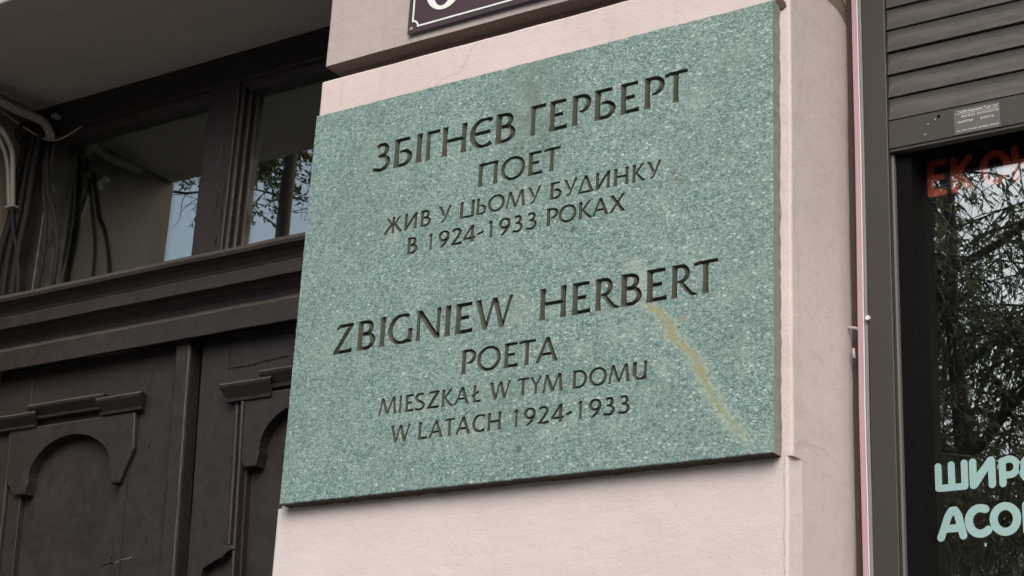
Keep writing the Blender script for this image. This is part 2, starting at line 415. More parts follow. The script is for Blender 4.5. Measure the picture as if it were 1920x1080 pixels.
def CV(P, thick=T, thin=t_, e0=1., e1=1.):
    """contrast by stroke direction; e0/e1 scale the terminals"""
    W = []; n = len(P)
    for i in range(n):
        a = P[max(i-1, 0)]; b = P[min(i+1, n-1)]; dx, dy = b[0]-a[0], b[1]-a[1]; L = math.hypot(dx, dy) or 1
        w_ = thin+(thick-thin)*abs(dy/L)**1.4; t = i/(n-1)
        w_ *= 1+(e0-1)*max(0, 1-t/.22)+(e1-1)*max(0, 1-(1-t)/.22)
        W.append(w_)
    return P, W
def bowlP(): return CV([(.1, .945), (.30, .945)]+arc(.30, .69, .29, .255, 90, -95)+[(.24, .425)], e1=.45)
def bowlB(yc, rx, ry, x=.30): return CV([(.1, yc+ry), (x, yc+ry)]+arc(x, yc, rx, ry, 90, -90)+[(.1, yc-ry)])
def bowlb(): return CV([(.22, .49), (.28, .535)]+arc(.32, .30, .30, .245, 95, -90)+[(.08, .055)], e0=.5)
three = lambda: [CV([(.09, .86)]+arc(.28, .755, .20, .19, 125, -85)+[(.15, .535)], e0=1.15, e1=.8), CV([(.2, .54)]+arc(.26, .295, .30, .24, 80, -125)+[(-.04, .085)], e0=.8, e1=1.1)]
G_ = {
 'З': three, '3': three,
 'Б': lambda: [V(.1), HB(.02, .58, .935), bowlb()],
 'Ь': lambda: [V(.1), bowlb()],
 'І': lambda: [V(.1)], 'Г': lambda: [V(.1), HB(.02, .62, .935)],
 'Н': lambda: [V(.1), V(.86), LN(.1, .5, .86, .5, t_, 0, 0)],
 'Є': lambda: [CV(arc(.48, .5, .42, .46, 52, 308, 34), e0=1.05, e1=1.1), LN(.12, .51, .70, .51, t_, 0, .1)],
 'В': lambda: [V(.1), bowlB(.745, .23, .20, .28), bowlB(.295, .30, .24, .30)],
 'Е': lambda: [V(.1), HB(.02, .60, .935), HB(.1, .50, .51, t_, .2), LN(.05, .06, .66, .075, t_, 0, .55)],
 'Р': lambda: [V(.1), bowlP()],
 'Т': lambda: [V(.40), LN(-.02, .90, .16, .94, t_*.9, .3, 0), HB(.1, .82, .94)],
 'П': lambda: [V(.1), V(.80), HB(.02, .90, .935, t_, 0)],
 'О': lambda: [CV(arc(.55, .5, .49, .45, 0, 360, 48))],
 'Ж': lambda: [V(.68), LN(.10, 1.05, .62, .47, t_, .3, 0), LN(.60, .60, -.06, -.05, T*.9, 0, .2), LN(1.28, 1.05, .74, .47, t_, .3, 0), LN(.76, .60, 1.40, -.05, T*.9, 0, .2)],
 'И': lambda: [V(.1), V(.83), LN(.05, -.03, .88, 1.03, T*.85, .1, .1)],
 'У': lambda: [LN(.02, 1.05, .46, .38, T*.95, .35, 0), CV([(.94, 1.04), (.62, .42), (.46, .14), (.36, .055), (.2, .06)], T*.75, t_, 1.4, 1.1)],
 'Ц': lambda: [V(.1), V(.84), LN(.05, .055, .98, .06, t_, 0, .2)],
 'М': lambda: [LN(.0, -.05, .20, 1.05, t_, .5, .1), LN(.18, 1.05, .62, .04, T*.95, .1, 0), LN(.62, .04, 1.06, 1.05, t_, 0, .1), LN(1.06, 1.05, 1.22, -.05, T, .1, .4)],
 'Д': lambda: [LN(.0, -.05, .50, 1.05, t_, .2, .1), LN(.46, 1.05, .98, -.05, T, .1, .2), LN(.08, .055, .9, .06, t_, 0, 0)],
 'К': lambda: [V(.1), LN(.72, 1.05, .20, .47, t_, .35, 0), CV([(.22, .55), (.45, .28), (.68, .06), (.88, -.01)], T*.95, t_, .8, .7)],
 'А': lambda: [LN(.0, -.05, .50, 1.05, t_*1.05, .35, .1), LN(.44, 1.05, .92, -.05, T, .1, .4), LN(.2, .33, .72, .335, t_, 0, 0)],
 'Х': lambda: [LN(.04, 1.05, .92, -.05, T, .3, .3), LN(.90, 1.05, .0, -.05, t_*1.05, .35, .3)],
 'Z': lambda: [LN(.08, .84, .2, .93, t_*.8, .2, 0), HB(.16, .80, .94, t_, 0), LN(.74, .98, .04, .0, T*.95, 0, 0), LN(.02, .06, .80, .075, t_, 0, .55)],
 'G': lambda: [CV(arc(.52, .5, .46, .46, 55, 285, 34)+[(.82, .10)], e0=1.05), LN(.86, .0, .86, .48, T*.92, 0, .3)],
 'C': lambda: [CV(arc(.48, .5, .42, .46, 50, 310, 34), e0=1.05, e1=1.1)],
 'N': lambda: [V(.1, w=t_*1.1), LN(.06, 1.05, .86, -.02, T, 0, 0), V(.86, w=t_*1.1)],
 'W': lambda: [LN(.02, 1.05, .36, .0, T, .35, 0), LN(.36, .0, .68, 1.05, t_, 0, .1), LN(.68, 1.05, 1.02, .0, T, .1, 0), LN(1.02, .0, 1.36, 1.05, t_, 0, .35)],
 'R': lambda: [V(.1), CV([(.1, .945), (.30, .945)]+arc(.30, .71, .25, .235, 90, -90)+[(.2, .475)], e1=.7), CV([(.28, .50), (.5, .25), (.68, .07), (.90, .0)], T*.95, t_, .8, .7)],
 'S': lambda: [CV(bez((.58, .90), (.30, 1.02), (.03, .90), (.10, .68))+bez((.10, .68), (.16, .52), (.58, .50), (.60, .28))[1:]+bez((.60, .28), (.60, .02), (.20, .0), (.02, .12))[1:], T*.95, t_, 1.1, 1.1)],
 'L': lambda: [V(.1), LN(.05, .06, .62, .075, t_, 0, .55)],
 'Ł': lambda: [V(.1), LN(.05, .06, .64, .075, t_, 0, .55), LN(-.12, .36, .46, .62, t_, .2, .3)],
 'D': lambda: [V(.1), CV([(.1, .945), (.35, .945)]+arc(.35, .5, .48, .445, 90, -90)+[(.1, .055)])],
 'Y': lambda: [LN(.0, 1.05, .42, .47, T*.9, .3, 0), LN(.82, 1.05, .40, .47, t_, .35, 0), LN(.41, .52, .41, -.05, T, 0, .45)],
 'U': lambda: [CV([(.1, 1.05), (.1, .45)]+arc(.43, .36, .33, .31, 180, 360)+[(.76, .45)], T, t_, 1.4, 1.0), LN(.78, 1.05, .78, -.03, T*.85, .45, .35)],
 '1': lambda: [V(.2), LN(-.02, .84, .18, .97, t_, 0, 0)],
 '2': lambda: [CV([(.08, .82)]+arc(.32, .71, .24, .23, 140, -25)+[(.30, .28), (.06, .03)], T, t_, 1.1, .9), LN(.03, .06, .70, .075, t_, 0, .55)],
 '4': lambda: [LN(.56, .99, .05, .26, t_, 0, 0), LN(.0, .24, .78, .255, t_, 0, .35), V(.56)],
 '9': lambda: [CV(arc(.34, .69, .27, .26, 0, 360, 36), T*.95, t_), CV([(.62, .72), (.60, .50), (.44, .22), (.14, -.01)], T, t_, 1., .6)],
 '-': lambda: [LN(.0, .36, .42, .46, t_*1.05, .1, .2)],
}
for lat, cyr in zip('BEHIPOTKAMX', 'ВЕНІРОТКАМХ'): G_[lat] = G_[cyr]

def seg_dist(px, py, poly):
    """distance to closed polygon edges and nonzero winding"""
    d2 = np.full(px.shape, 1e9); wn = np.zeros(px.shape, int); n = len(poly)
    for i in range(n):
        x0, y0 = poly[i]; x1, y1 = poly[(i+1) % n]; ex, ey = x1-x0, y1-y0; L = ex*ex+ey*ey
        if L < 1e-14: continue
        tt = np.clip(((px-x0)*ex+(py-y0)*ey)/L, 0, 1)
        d2 = np.minimum(d2, (px-x0-tt*ex)**2+(py-y0-tt*ey)**2)
        c = ex*(py-y0)-ey*(px-x0)
        wn += ((y0 <= py) & (y1 > py) & (c > 0)).astype(int); wn -= ((y0 > py) & (y1 <= py) & (c < 0)).astype(int)
    return np.sqrt(d2), wn != 0
def stroke_sdf(PX, PY, P, W):
    """positive inside; union of the stroke's quads along its path plus round joints"""
    n = len(P); closed = math.hypot(P[0][0]-P[-1][0], P[0][1]-P[-1][1]) < 1e-6
    L, Rr = [], []
    for i in range(n):
        if closed: a = P[(i-1) % (n-1)]; b = P[(i+1) % (n-1)]
        else: a = P[max(i-1, 0)]; b = P[min(i+1, n-1)]
        dx, dy = b[0]-a[0], b[1]-a[1]; q = math.hypot(dx, dy) or 1; nx, ny = -dy/q, dx/q
        L.append((P[i][0]+nx*W[i]/2, P[i][1]+ny*W[i]/2)); Rr.append((P[i][0]-nx*W[i]/2, P[i][1]-ny*W[i]/2))
    if closed:
        d1, i1 = seg_dist(PX, PY, L[:-1]); d2, i2 = seg_dist(PX, PY, Rr[:-1])
        s1 = np.where(i1, d1, -d1); s2 = np.where(i2, d2, -d2)
        return np.maximum(np.minimum(s1, -s2), np.minimum(s2, -s1))
    d, ins = seg_dist(PX, PY, L+Rr[::-1])
    return np.where(ins, d, -d)
def glyph_sdf(strokes, PX, PY, clip=True):
    s = np.full(PX.shape, -9.)
    for P, W in strokes: s = np.maximum(s, stroke_sdf(PX, PY, P, W))
    if clip: s = np.minimum(s, np.minimum(PY, 1-PY))
    return s
def march(F, xs, ys):
    """iso-0 closed contours of F[j,i]"""
    nx, ny = len(xs), len(ys); segs = {}; pt = {}
    def E(i, j, hor):
        k = (i, j, hor)
        if k not in pt:
            a = F[j, i]; b = F[j, i+1] if hor else F[j+1, i]; t = a/(a-b); t = min(max(t, .02), .98)
            pt[k] = (xs[i]+t*(xs[1]-xs[0]), ys[j]) if hor else (xs[i], ys[j]+t*(ys[1]-ys[0]))
        return k
    ins = F > 0; nxt = {}
    cand = np.argwhere((ins[:-1, :-1] != ins[1:, 1:]) | (ins[:-1, 1:] != ins[1:, :-1]) | (ins[:-1, :-1] != ins[:-1, 1:]))
    for j, i in cand:
        c = (ins[j, i]*1)+(ins[j, i+1]*2)+(ins[j+1, i+1]*4)+(ins[j+1, i]*8)
        b, r, t, l = (i, j, True), (i+1, j, False), (i, j+1, True), (i, j, False)
        tab = {1: [(l, b)], 2: [(b, r)], 3: [(l, r)], 4: [(r, t)], 5: [(l, b), (r, t)], 6: [(b, t)], 7: [(l, t)], 8: [(t, l)], 9: [(t, b)], 10: [(b, r), (t, l)], 11: [(t, r)], 12: [(r, l)], 13: [(r, b)], 14: [(b, l)]}
        for a_, b_ in tab.get(int(c), []): nxt[E(*a_)] = E(*b_)
    loops = []
    while nxt:
        s0 = next(iter(nxt)); lp = []; k = s0
        while k in nxt: lp.append(pt[k]); k = nxt.pop(k)
        if len(lp) > 6: loops.append(lp)
    return loops
def simplify(lp, tol):
    if sum(a[0]*b[1]-b[0]*a[1] for a, b in zip(lp, lp[1:]+lp[:1])) < 0: lp = lp[::-1]
    n = len(lp); a = 0; b = max(range(n), key=lambda i: (lp[i][0]-lp[0][0])**2+(lp[i][1]-lp[0][1])**2)
    def dp(pts):
        if len(pts) < 3: return pts[:-1]
        (x0, y0), (x1, y1) = pts[0], pts[-1]; L = math.hypot(x1-x0, y1-y0) or 1e-9
        ds = [abs((x1-x0)*(p[1]-y0)-(y1-y0)*(p[0]-x0))/L for p in pts[1:-1]]; k = max(range(len(ds)), key=ds.__getitem__)
        if ds[k] < tol: return [pts[0]]
        return dp(pts[:k+2])+dp(pts[k+1:])
    return dp(lp[:b+1])+dp(lp[b:]+[lp[0]])
_gc = {}
def glyph(ch, step=.016, bold=1.):
    key = (ch, bold)
    if key in _gc: return _gc[key]
    st = [(P_, [w_*bold for w_ in W_]) for P_, W_ in G_[ch]()]; ax = [p[0] for P, W in st for p in P]; x0, x1 = min(ax)-.15, max(ax)+.15
    xs = np.arange(x0, x1+step, step); ys = np.arange(-.1, 1.1+step, step); PX, PY = np.meshgrid(xs, ys)
    F = glyph_sdf(st, PX, PY); loops = [simplify(l, .0045) for l in march(F, xs, ys)]
    cx = [p[0] for l in loops for p in l]; ridge = []
    for P, W in st:
        # resample the centre line
        acc = 0; last = None
        for i in range(len(P)-1):
            L = math.hypot(P[i+1][0]-P[i][0], P[i+1][1]-P[i][1]); n = max(1, int(L/.03))
            for k in range(n): ridge.append((P[i][0]+(P[i+1][0]-P[i][0])*k/n, P[i][1]+(P[i+1][1]-P[i][1])*k/n))
    RA = np.array(ridge); sd_ = glyph_sdf(st, RA[:, 0], RA[:, 1])
    keep = []
    for p, s_ in zip(ridge, sd_):
        if s_ > .028 and all((p[0]-q[0])**2+(p[1]-q[1])**2 > .0011 for q, _ in keep): keep.append((p, float(s_)))
    _gc[key] = (loops, keep, min(cx), max(cx)); return _gc[key]

LINES = [
 (.0060, 2.9507, .0613, [["З",-.386,-.3439],["Б",-.3359,-.291],["І",-.283,-.2678],["Г",-.2597,-.227],["Н",-.2218,-.1635],["Є",-.1576,-.1047],["В",-.0997,-.0538],["Г",-.0218,.0112],["Е",.019,.0585],["Р",.0674,.1086],["Б",.1147,.1601],["Е",.1687,.2082],["Р",.2171,.2587],["Т",.2577,.3038]]),
 (.0060, 2.8708, .0472, [["П",-.1328,-.0877],["О",-.0819,-.0282],["Е",-.0224,.0095],["Т",.0103,.0471]]),
 (.0060, 2.8142, .0336, [["Ж",-.347,-.3011],["И",-.298,-.2668],["В",-.2602,-.2353],["У",-.219,-.1884],["Ц",-.1698,-.1355],["Ь",-.1324,-.1098],["О",-.107,-.0692],["М",-.0671,-.0238],["У",-.0202,.0092],["Б",.0275,.0532],["У",.056,.0854],["Д",.086,.1202],["И",.123,.1536],["Н",.1601,.1906],["К",.1973,.2251],["У",.226,.2555]]),
 (.0080, 2.7640, .0338, [["В",-.2868,-.2621],["1",-.2375,-.2284],["9",-.215,-.1891],["2",-.1857,-.1605],["4",-.1578,-.1307],["-",-.1273,-.1127],["1",-.1024,-.093],["9",-.0801,-.0537],["3",-.0498,-.0273],["3",-.0207,.0028],["Р",.0229,.0479],["О",.0484,.0862],["К",.0898,.1203],["А",.1176,.1528],["Х",.1525,.1859]]),
 (.0045, 2.5860, .0592, [["Z",-.4458,-.3998],["B",-.3894,-.3453],["I",-.3364,-.3223],["G",-.3165,-.2593],["N",-.2529,-.1964],["I",-.1879,-.1735],["E",-.1642,-.1244],["W",-.1215,-.0395],["H",.0166,.0731],["E",.0833,.122],["R",.1303,.18],["B",.1806,.2231],["E",.231,.2713],["R",.2791,.3285],["T",.3199,.367]]),
 (.0, 2.5076, .0462, [["P",-.1445,-.1126],["O",-.1105,-.0595],["E",-.053,-.0229],["T",-.0228,.0131],["A",.0135,.0609]]),
 (.002, 2.4518, .0328, [["M",-.3248,-.2828],["I",-.2787,-.2719],["E",-.2643,-.2444],["S",-.2429,-.2198],["Z",-.2159,-.1881],["K",-.1836,-.1564],["A",-.1554,-.1218],["Ł",-.1184,-.0974],["W",-.0803,-.0356],["T",-.0221,.0027],["Y",.0036,.0296],["M",.0302,.0731],["D",.0909,.1203],["O",.1237,.1592],["M",.1615,.2045],["U",.2085,.2367]]),
 (.002, 2.3965, .0325, [["W",-.2938,-.2487],["L",-.2311,-.2108],["A",-.2075,-.1745],["T",-.1738,-.1498],["A",-.1485,-.1157],["C",-.1134,-.0852],["H",-.0812,-.0515],["1",-.0261,-.0173],["9",-.005,.0195],["2",.0241,.0469],["4",.0511,.0769],["-",.0801,.0932],["1",.1036,.1126],["9",.1254,.1506],["3",.1542,.1768],["3",.1829,.2053]]),
]
PX0, PX1, PZ0, PZ1, PT = -.5436, .4659, 2.3037, 3.1065, .0285

def build_plaque():
    root = thing('memorial_plaque', (-.039, .028, PZ0), 'green stone memorial plaque with two carved inscriptions on the pink pier', 'plaque')
    allverts = []; edges = []; faces = []; letters = []
    for slope, zb, h, chars in LINES:
        for ch, x0, x1 in chars:
            loops, ridge, gx0, gx1 = glyph(ch, bold=1.14 if h < .035 else 1.04); sx = (x1-x0)/(gx1-gx0)
            if ch in 'О9O3ЄGCS': zo, hh = 0., h
            else: zo, hh = 0., h
            if ch == '-': zo = 0
            if ch in 'I1ІІ': # keep thin glyphs from being over-stretched
                sx = min(sx, h*1.15); x0 = (x0+x1)/2-(gx1-gx0)*sx/2
            fx = lambda gx: x0+(gx-gx0)*sx
            fz = lambda gx, gy: zb+slope*fx(gx)+gy*hh
            outl = [[(fx(p[0]), fz(*p)) for p in l] for l in loops]
            letters.append((ch, outl, [((fx(p[0]), fz(*p)), s_*min(sx, hh)) for p, s_ in ridge]))
    # plaque face with holes
    rect = []
    def edge(xa, za, xb, zb_, n):
        for i in range(n):
            t = i/n; x = xa+(xb-xa)*t; z = za+(zb_-za)*t; j = .0009
            rect.append((x+noise.noise(Vector((x*70, z*70, 3)))*j*1.6, z+noise.noise(Vector((x*70, z*70, 9)))*j*1.6))
    edge(PX0, PZ0, PX1, PZ0, 90); edge(PX1, PZ0, PX1, PZ1, 70); edge(PX1, PZ1, PX0, PZ1, 90); edge(PX0, PZ1, PX0, PZ0, 70)
    inset = [((PX0+PX1)/2+(x-(PX0+PX1)/2)*(1-.0016/.5), (PZ0+PZ1)/2+(z-(PZ0+PZ1)/2)*(1-.0016/.4)) for x, z in rect]
    vs = [Vector(p) for p in inset]; es = [(i, (i+1) % len(vs)) for i in range(len(vs))]; fs = [list(range(len(vs)))]
    for ch, outl, _ in letters:
        for l in outl:
            b = len(vs); vs += [Vector(p) for p in l]; n = len(l); es += [(b+i, b+(i+1) % n) for i in range(n)]; fs.append([b+i for i in range(n)])
    vo, eo, fo, ov, oe, of = delaunay_2d_cdt(vs, es, fs, 1, 1e-7)
    bm = bmesh.new(); bv = [bm.verts.new((v.x, 0, v.y)) for v in vo]
    for f, org in zip(fo, of):
        if sum(1 for k in set(org) if k != 0) % 2 == 0:
            try: bm.faces.new([bv[i] for i in f])
            except ValueError: pass
    for v in [v for v in bm.verts if not v.link_faces]: bm.verts.remove(v)
    n = len(rect)
    r0 = [bm.verts.new((x, 0, z)) for x, z in inset]; r1 = [bm.verts.new((x, .0016, z)) for x, z in rect]
    r2 = [bm.verts.new((x, PT, z)) for x, z in rect]
    for i in range(n):
        j = (i+1) % n
        bm.faces.new((r0[i], r1[i], r1[j], r0[j])); bm.faces.new((r1[i], r2[i], r2[j], r1[j]))
    bm.faces.new(r2)
    me = tomesh(bm, recalc=False); me.materials.append(M_stone); me.materials.append(M_sawn); me.materials.append(M_brownmortar)
    for p in me.polygons:
        if abs(p.normal.y) < .3: p.material_index = 2 if p.normal.z < -.5 else 1
    slab = part('stone_slab', me, M_stone, root)
    # letters
    for ch, outl, ridge in letters:
        vs = []; es = []; fs = []
        for l in outl:
            b = len(vs); vs += [Vector(p) for p in l]; n = len(l); es += [(b+i, b+(i+1) % n) for i in range(n)]; fs.append([b+i for i in range(n)])
        nb = len(vs); dep = [0.]*nb
        for p, d in ridge: vs.append(Vector(p)); dep.append(d)
        vo, eo, fo, ov, oe, of = delaunay_2d_cdt(vs, es, fs, 1, 1e-7)
        bm = bmesh.new(); bv = []
        for v, org in zip(vo, ov):
            d = max([dep[k] for k in org] or [0.])
            bv.append(bm.verts.new((v.x, d*2.1+(.0006 if d > 0 else 0), v.y)))
        for f, org in zip(fo, of):
            if len(set(org)) % 2 == 1:
                try: bm.faces.new([bv[i] for i in f])
                except ValueError: pass
        for v in [v for v in bm.verts if not v.link_faces]: bm.verts.remove(v)
        # make every facet look out of the stone
        bm.normal_update()
        for f in bm.faces:
            if f.normal.y > 0: f.normal_flip()
        part('engraved_letter', tomesh(bm, recalc=False), M_groove, root)
    mo = simple('brown_mortar_line', (.20, .145, .12), .95, .3, 200, .3)
    for p0, p1, wd in (((PX0, .0262, PZ1+.0008), (PX1, .0262, PZ1+.0008), .0011), ((PX0, .0262, PZ0-.0010), (PX1, .0262, PZ0-.0010), .0022), ((PX1+.0010, .0262, PZ0), (PX1+.0010, .0262, PZ1), .0014)):
        n = 40; pts = [Vector(p0).lerp(Vector(p1), i/n) for i in range(n+1)]
        part('mortar_line', ribbon(pts, wd, (0, -1, 0)), mo, root)
    return root
build_plaque()

# ------------------------------------------------------------------ the pink pier
pier = thing('plaster_pier', (-.04, .17, 0), 'pink plastered pier of the facade carrying the green plaque, grooved near its top', 'pier')
me = tomesh(pierbox(-.571, .4865, .028, .42, 0, 2.3035, splay=.0075)); me.materials.append(M_pink_low); me.materials.append(M_shaft)
for p in me.polygons:
    if p.normal.x > .75: p.material_index = 1
part('pier_base', me, M_pink_low, pier, label='freshly repainted pale pink lower part of the pier')
part('pier_shaft', tomesh(pierbox(-.562, .4865, .028, .42, 2.3037, 3.201, hb=2)), M_shaft, pier)
part('groove_core', tomesh(pierbox(-.541, .4860, .066, .42, 3.199, 3.237, amp=.0008)), M_grime_shade, pier, label='recessed groove between shaft and block, shade and grime painted in')
me = tomesh(pierbox(-.557, .487, .028, .42, 3.235, 4.3, seed=8, hb=0)); me.materials.append(M_pink); me.materials.append(M_grime_shade)
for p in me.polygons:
    if p.normal.z < -.6: p.material_index = 1  # underside takes the painted groove shade
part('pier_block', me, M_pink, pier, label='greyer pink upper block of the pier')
# corner above the plaque where the render has broken away
part('broken_plaster', plate([(.4575, 3.128), (.4615, 3.112), (.4665, 3.103), (.4695, 3.0985), (.4745, 3.1005), (.4795, 3.1035), (.4785, 3.111), (.474, 3.119), (.468, 3.127)], .0255, .032), M_brownmortar, pier)
def crack(pts, wd, n): part('crack', ribbon(pts, wd*.6, n), M_crack, pier)
yf = .0262
crack([(-.274, yf, 3.112), (-.265, yf, 3.127), (-.235, yf, 3.138), (-.215, yf, 3.139), (-.196, yf, 3.158), (-.186, yf, 3.188), (-.169, yf, 3.200)], .0006, (0, -1, 0))
crack([(.4885, .034, 2.315), (.4885, .057, 2.336), (.4885, .103, 2.338), (.4885, .145, 2.343), (.4885, .20, 2.332)], .0007, (1, 0, 0))
crack([(.4885, .09, 2.50), (.4885, .15, 2.49), (.4885, .21, 2.45)], .0004, (1, 0, 0))
crack([(-.505, yf, 3.175), (-.503, yf, 3.15), (-.506, yf, 3.11)], .0004, (0, -1, 0))
crack([(.05, yf, 3.165), (.07, yf, 3.158), (.095, yf, 3.160)], .0004, (0, -1, 0))
part('joint_line', ribbon([(.4722, .0262, 2.31), (.4722, .0262, 2.2), (.4722, .0262, 2.1)], .0004, (0, -1, 0)), M_crack, pier)

# ------------------------------------------------------------------ rest of the building
hb = thing('apartment_building', (0, 1, 0), 'pink plastered building facade around the brown door and the shop window', 'building')
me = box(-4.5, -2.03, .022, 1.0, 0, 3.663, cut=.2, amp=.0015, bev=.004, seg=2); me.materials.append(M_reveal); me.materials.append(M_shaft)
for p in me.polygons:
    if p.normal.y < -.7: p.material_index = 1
part('wall', me, M_reveal, hb, label='pink wall left of the doorway, shade painted into its reveal')
lint = bmesh.new(); boxbm(-4.5, -.558, .022, .9, 3.663, 9.0, bev=.006, seg=2, cut=.12, amp=.002, bm=lint)
lo = part('lintel', tomesh(lint), M_soffit, hb, label='shaded pinkish brown soffit over the doorway')
part('wall', box(-.556, .486, .05, 1.0, 4.302, 9.0), M_pink, hb)
part('wall', box(.488, 2.72, .03, 1.0, 3.62, 9.0), M_pink, hb)
part('wall', box(2.72, 6.5, .028, 1.0, 0, 9.0), M_pink, hb)
part('wall', box(-.556, -.45, .42, .9, 0, 3.66), M_pink, hb)
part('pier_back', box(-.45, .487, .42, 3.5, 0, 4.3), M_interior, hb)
part('window_sill_wall', box(.49, 2.72, .28, .6, 0, .75), M_pink, hb)
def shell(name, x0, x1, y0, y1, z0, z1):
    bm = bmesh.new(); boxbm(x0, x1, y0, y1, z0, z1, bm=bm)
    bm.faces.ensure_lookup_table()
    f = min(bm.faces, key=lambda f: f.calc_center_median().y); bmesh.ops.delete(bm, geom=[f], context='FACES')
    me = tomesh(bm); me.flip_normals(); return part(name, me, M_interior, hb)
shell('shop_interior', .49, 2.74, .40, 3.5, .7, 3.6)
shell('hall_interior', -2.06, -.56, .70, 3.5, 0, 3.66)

# ------------------------------------------------------------------ the entrance door
SH = .06
def shx(x, z): return x+SH*max(0., min(2.887-z, .9))
def shear(me):
    for v in me.vertices: v.co.x = shx(v.co.x, v.co.z)
    return me
def ax(x, z, y0, y1):
    """a point seen at (x,z) on the plane y0, moved along the line of sight of a standing viewer to y1"""
    k = (y1-CAM[1])/(y0-CAM[1]); return CAM[0]+(x-CAM[0])*k, CAM[2]+(z-CAM[2])*k
door = thing('entrance_door', (-1.3, .56, 0), 'dark brown wooden double door with carved panels and a glazed transom', 'door')
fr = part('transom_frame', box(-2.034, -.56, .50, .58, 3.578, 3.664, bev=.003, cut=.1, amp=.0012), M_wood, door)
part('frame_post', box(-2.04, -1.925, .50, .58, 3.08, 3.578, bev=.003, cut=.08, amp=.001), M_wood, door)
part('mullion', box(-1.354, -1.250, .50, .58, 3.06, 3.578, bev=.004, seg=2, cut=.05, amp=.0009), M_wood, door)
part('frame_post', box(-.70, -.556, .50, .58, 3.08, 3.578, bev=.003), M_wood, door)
# stepped mouldings round the panes
def rebate(x0, x1, z0, z1):
    for a, b, dy in ((.010, .012, .512), (.024, .012, .522)):
        part('moulding', box(x0-.001, x0+a+b*0, dy, .56, z0, z1, bev=.002), M_wood, door)
    part('moulding', prism_x([(.508, z1+.001), (.508, z1-.010), (.520, z1-.020), (.54, z1-.028), (.55, z1+.001)], x0, x1), M_wood, door)
for x0, x1 in ((-1.2505, -.70), (-1.925, -1.3545)):
    if x0 > -1.5:
        part('moulding', box(-1.2505, -1.238, .506, .565, 3.07, 3.5785, bev=.003, cut=.08, amp=.0008), M_wood, door)
        part('moulding', box(-1.2385, -1.226, .520, .565, 3.07, 3.575, bev=.003, cut=.08, amp=.0008), M_wood, door)
        part('moulding', box(-1.2265, -1.214, .534, .565, 3.07, 3.572, bev=.003, cut=.08, amp=.0008), M_wood, door)
    part('moulding', prism_x([(.505, 3.5785), (.505, 3.566), (.515, 3.560), (.522, 3.553), (.535, 3.548), (.565, 3.546), (.565, 3.5785)], x0, x1, cuts=12, amp=.0008), M_wood, door)
for x0, x1 in ((-1.930, -1.350), (-1.222, -.69)):
    part('glass_pane', box(x0, x1, .545, .549, 3.06, 3.57), M_tglass, door)
# transom cornice
def P(yz):  # (apparent z on plane .5, real y) -> (y, z)
    return [(y, ax(0, z, .5, y)[1]) for z, y in yz]
prof = P([(3.112, .50), (3.112, .418), (3.104, .412), (3.094, .414), (3.086, .424), (3.074, .436), (3.058, .446), (3.046, .449)])
prof += P([(3.045, .444), (3.014, .444), (3.011, .452), (3.000, .474), (2.985, .486), (2.970, .492), (2.956, .494), (2.950, .486), (2.948, .478), (2.894, .478), (2.890, .484), (2.888, .60)])
prof = [(.60, prof[0][1])]+prof[1:]
part('cornice', prism_x(prof, -2.028, -.56, cuts=36, amp=.0011), M_wood, door)
# leaves
LZ = 2.90
def leaf(name, x0, x1, lab=None):
    me = shear(box(x0, x1, .53, .58, .02, LZ, cut=.12, amp=.0007)); return part(name, me, M_wood, door, label=lab)
# panel opening: stiles and rails around a sunk field, in one sheet with an arched hole
def leaf_sheet(x0, x1, px0, px1, lab):
    o = thing_leaf = part('door_leaf', shear(box(x0, x1, .548, .585, .02, LZ)), M_wood, door, label=lab)
    zt = 2.712
    part('stile', shear(box(x0, px0, .530, .549, .02, LZ-.002, bev=.0006, cut=.1, amp=.0006)), M_wood, o)
    part('stile', shear(box(px1, x1, .530, .549, .02, LZ-.002, bev=.0006, cut=.1, amp=.0006)), M_wood, o)
    part('rail', shear(box(px0+.0005, px1-.0005, .5312, .549, zt, LZ-.002, cut=.1, amp=.0006)), M_wood, o)
    part('rail', shear(box(px0+.0005, px1-.0005, .5312, .549, 1.15, 1.35, cut=.1, amp=.0006)), M_wood, o)
    return o
LL = leaf_sheet(-2.055, -1.345, -1.905, -1.552, 'left leaf of the door, a patched corbel on its arch')
RL = leaf_sheet(-1.305, -.58, -1.140, -.78, 'right leaf of the door, half behind the pier')
part('astragal', shear(box(-1.372, -1.322, .503, .549, .02, 2.898, bev=.006, seg=2, cut=.05, amp=.0010)), M_wood, door)
# arched head boards
def arch_board(xl, xr, cl, cr, zc, za, zt, patched):
    """xl..xr board, opening cl..cr, springing/corbel foot zc, crown za"""
    mid = (cl+cr)/2; rx = (cr-cl)/2; zs = zc+.055; pts = [(xl, zt), (xl, zc+.045)]
    pts += [(xl+.004, zc+.035), (cl-.042, zc+.002), (cl-.040, zc), (cl-.002, zc), (cl, zc+.012), (cl+.004, zs-.02)]
    pts += [(mid+rx*.985*math.cos(math.radians(a)), zs-.02+(za-zs+.02)*math.sin(math.radians(a))) for a in range(174, 5, -7)]
    pts += [(cr-.004, zs-.02), (cr, zc+.012), (cr+.002, zc)]
    if patched: pts += [(cr+.030, zc), (xr+.034, zc+.085), (xr+.030, zt)]
    else: pts += [(cr+.040, zc), (xr, zc+.045), (xr, zt)]
    return pts
for o, sh, (xl, xr, cl, cr) in ((LL, 0, (-1.955, -1.535, -1.875, -1.572)), (RL, 1, (-1.160, -.76, -1.096, -.80))):
    pts = arch_board(xl, xr, cl, cr, 2.556, 2.699, 2.735, sh == 0)
    pts = [ax(x+.0, z, .53, .516) for x, z in pts]
    part('arch_board', shear(plate([(x-SH*(2.887-2.65), z) for x, z in pts], .516, .5485, bev=.004)), M_wood, o)
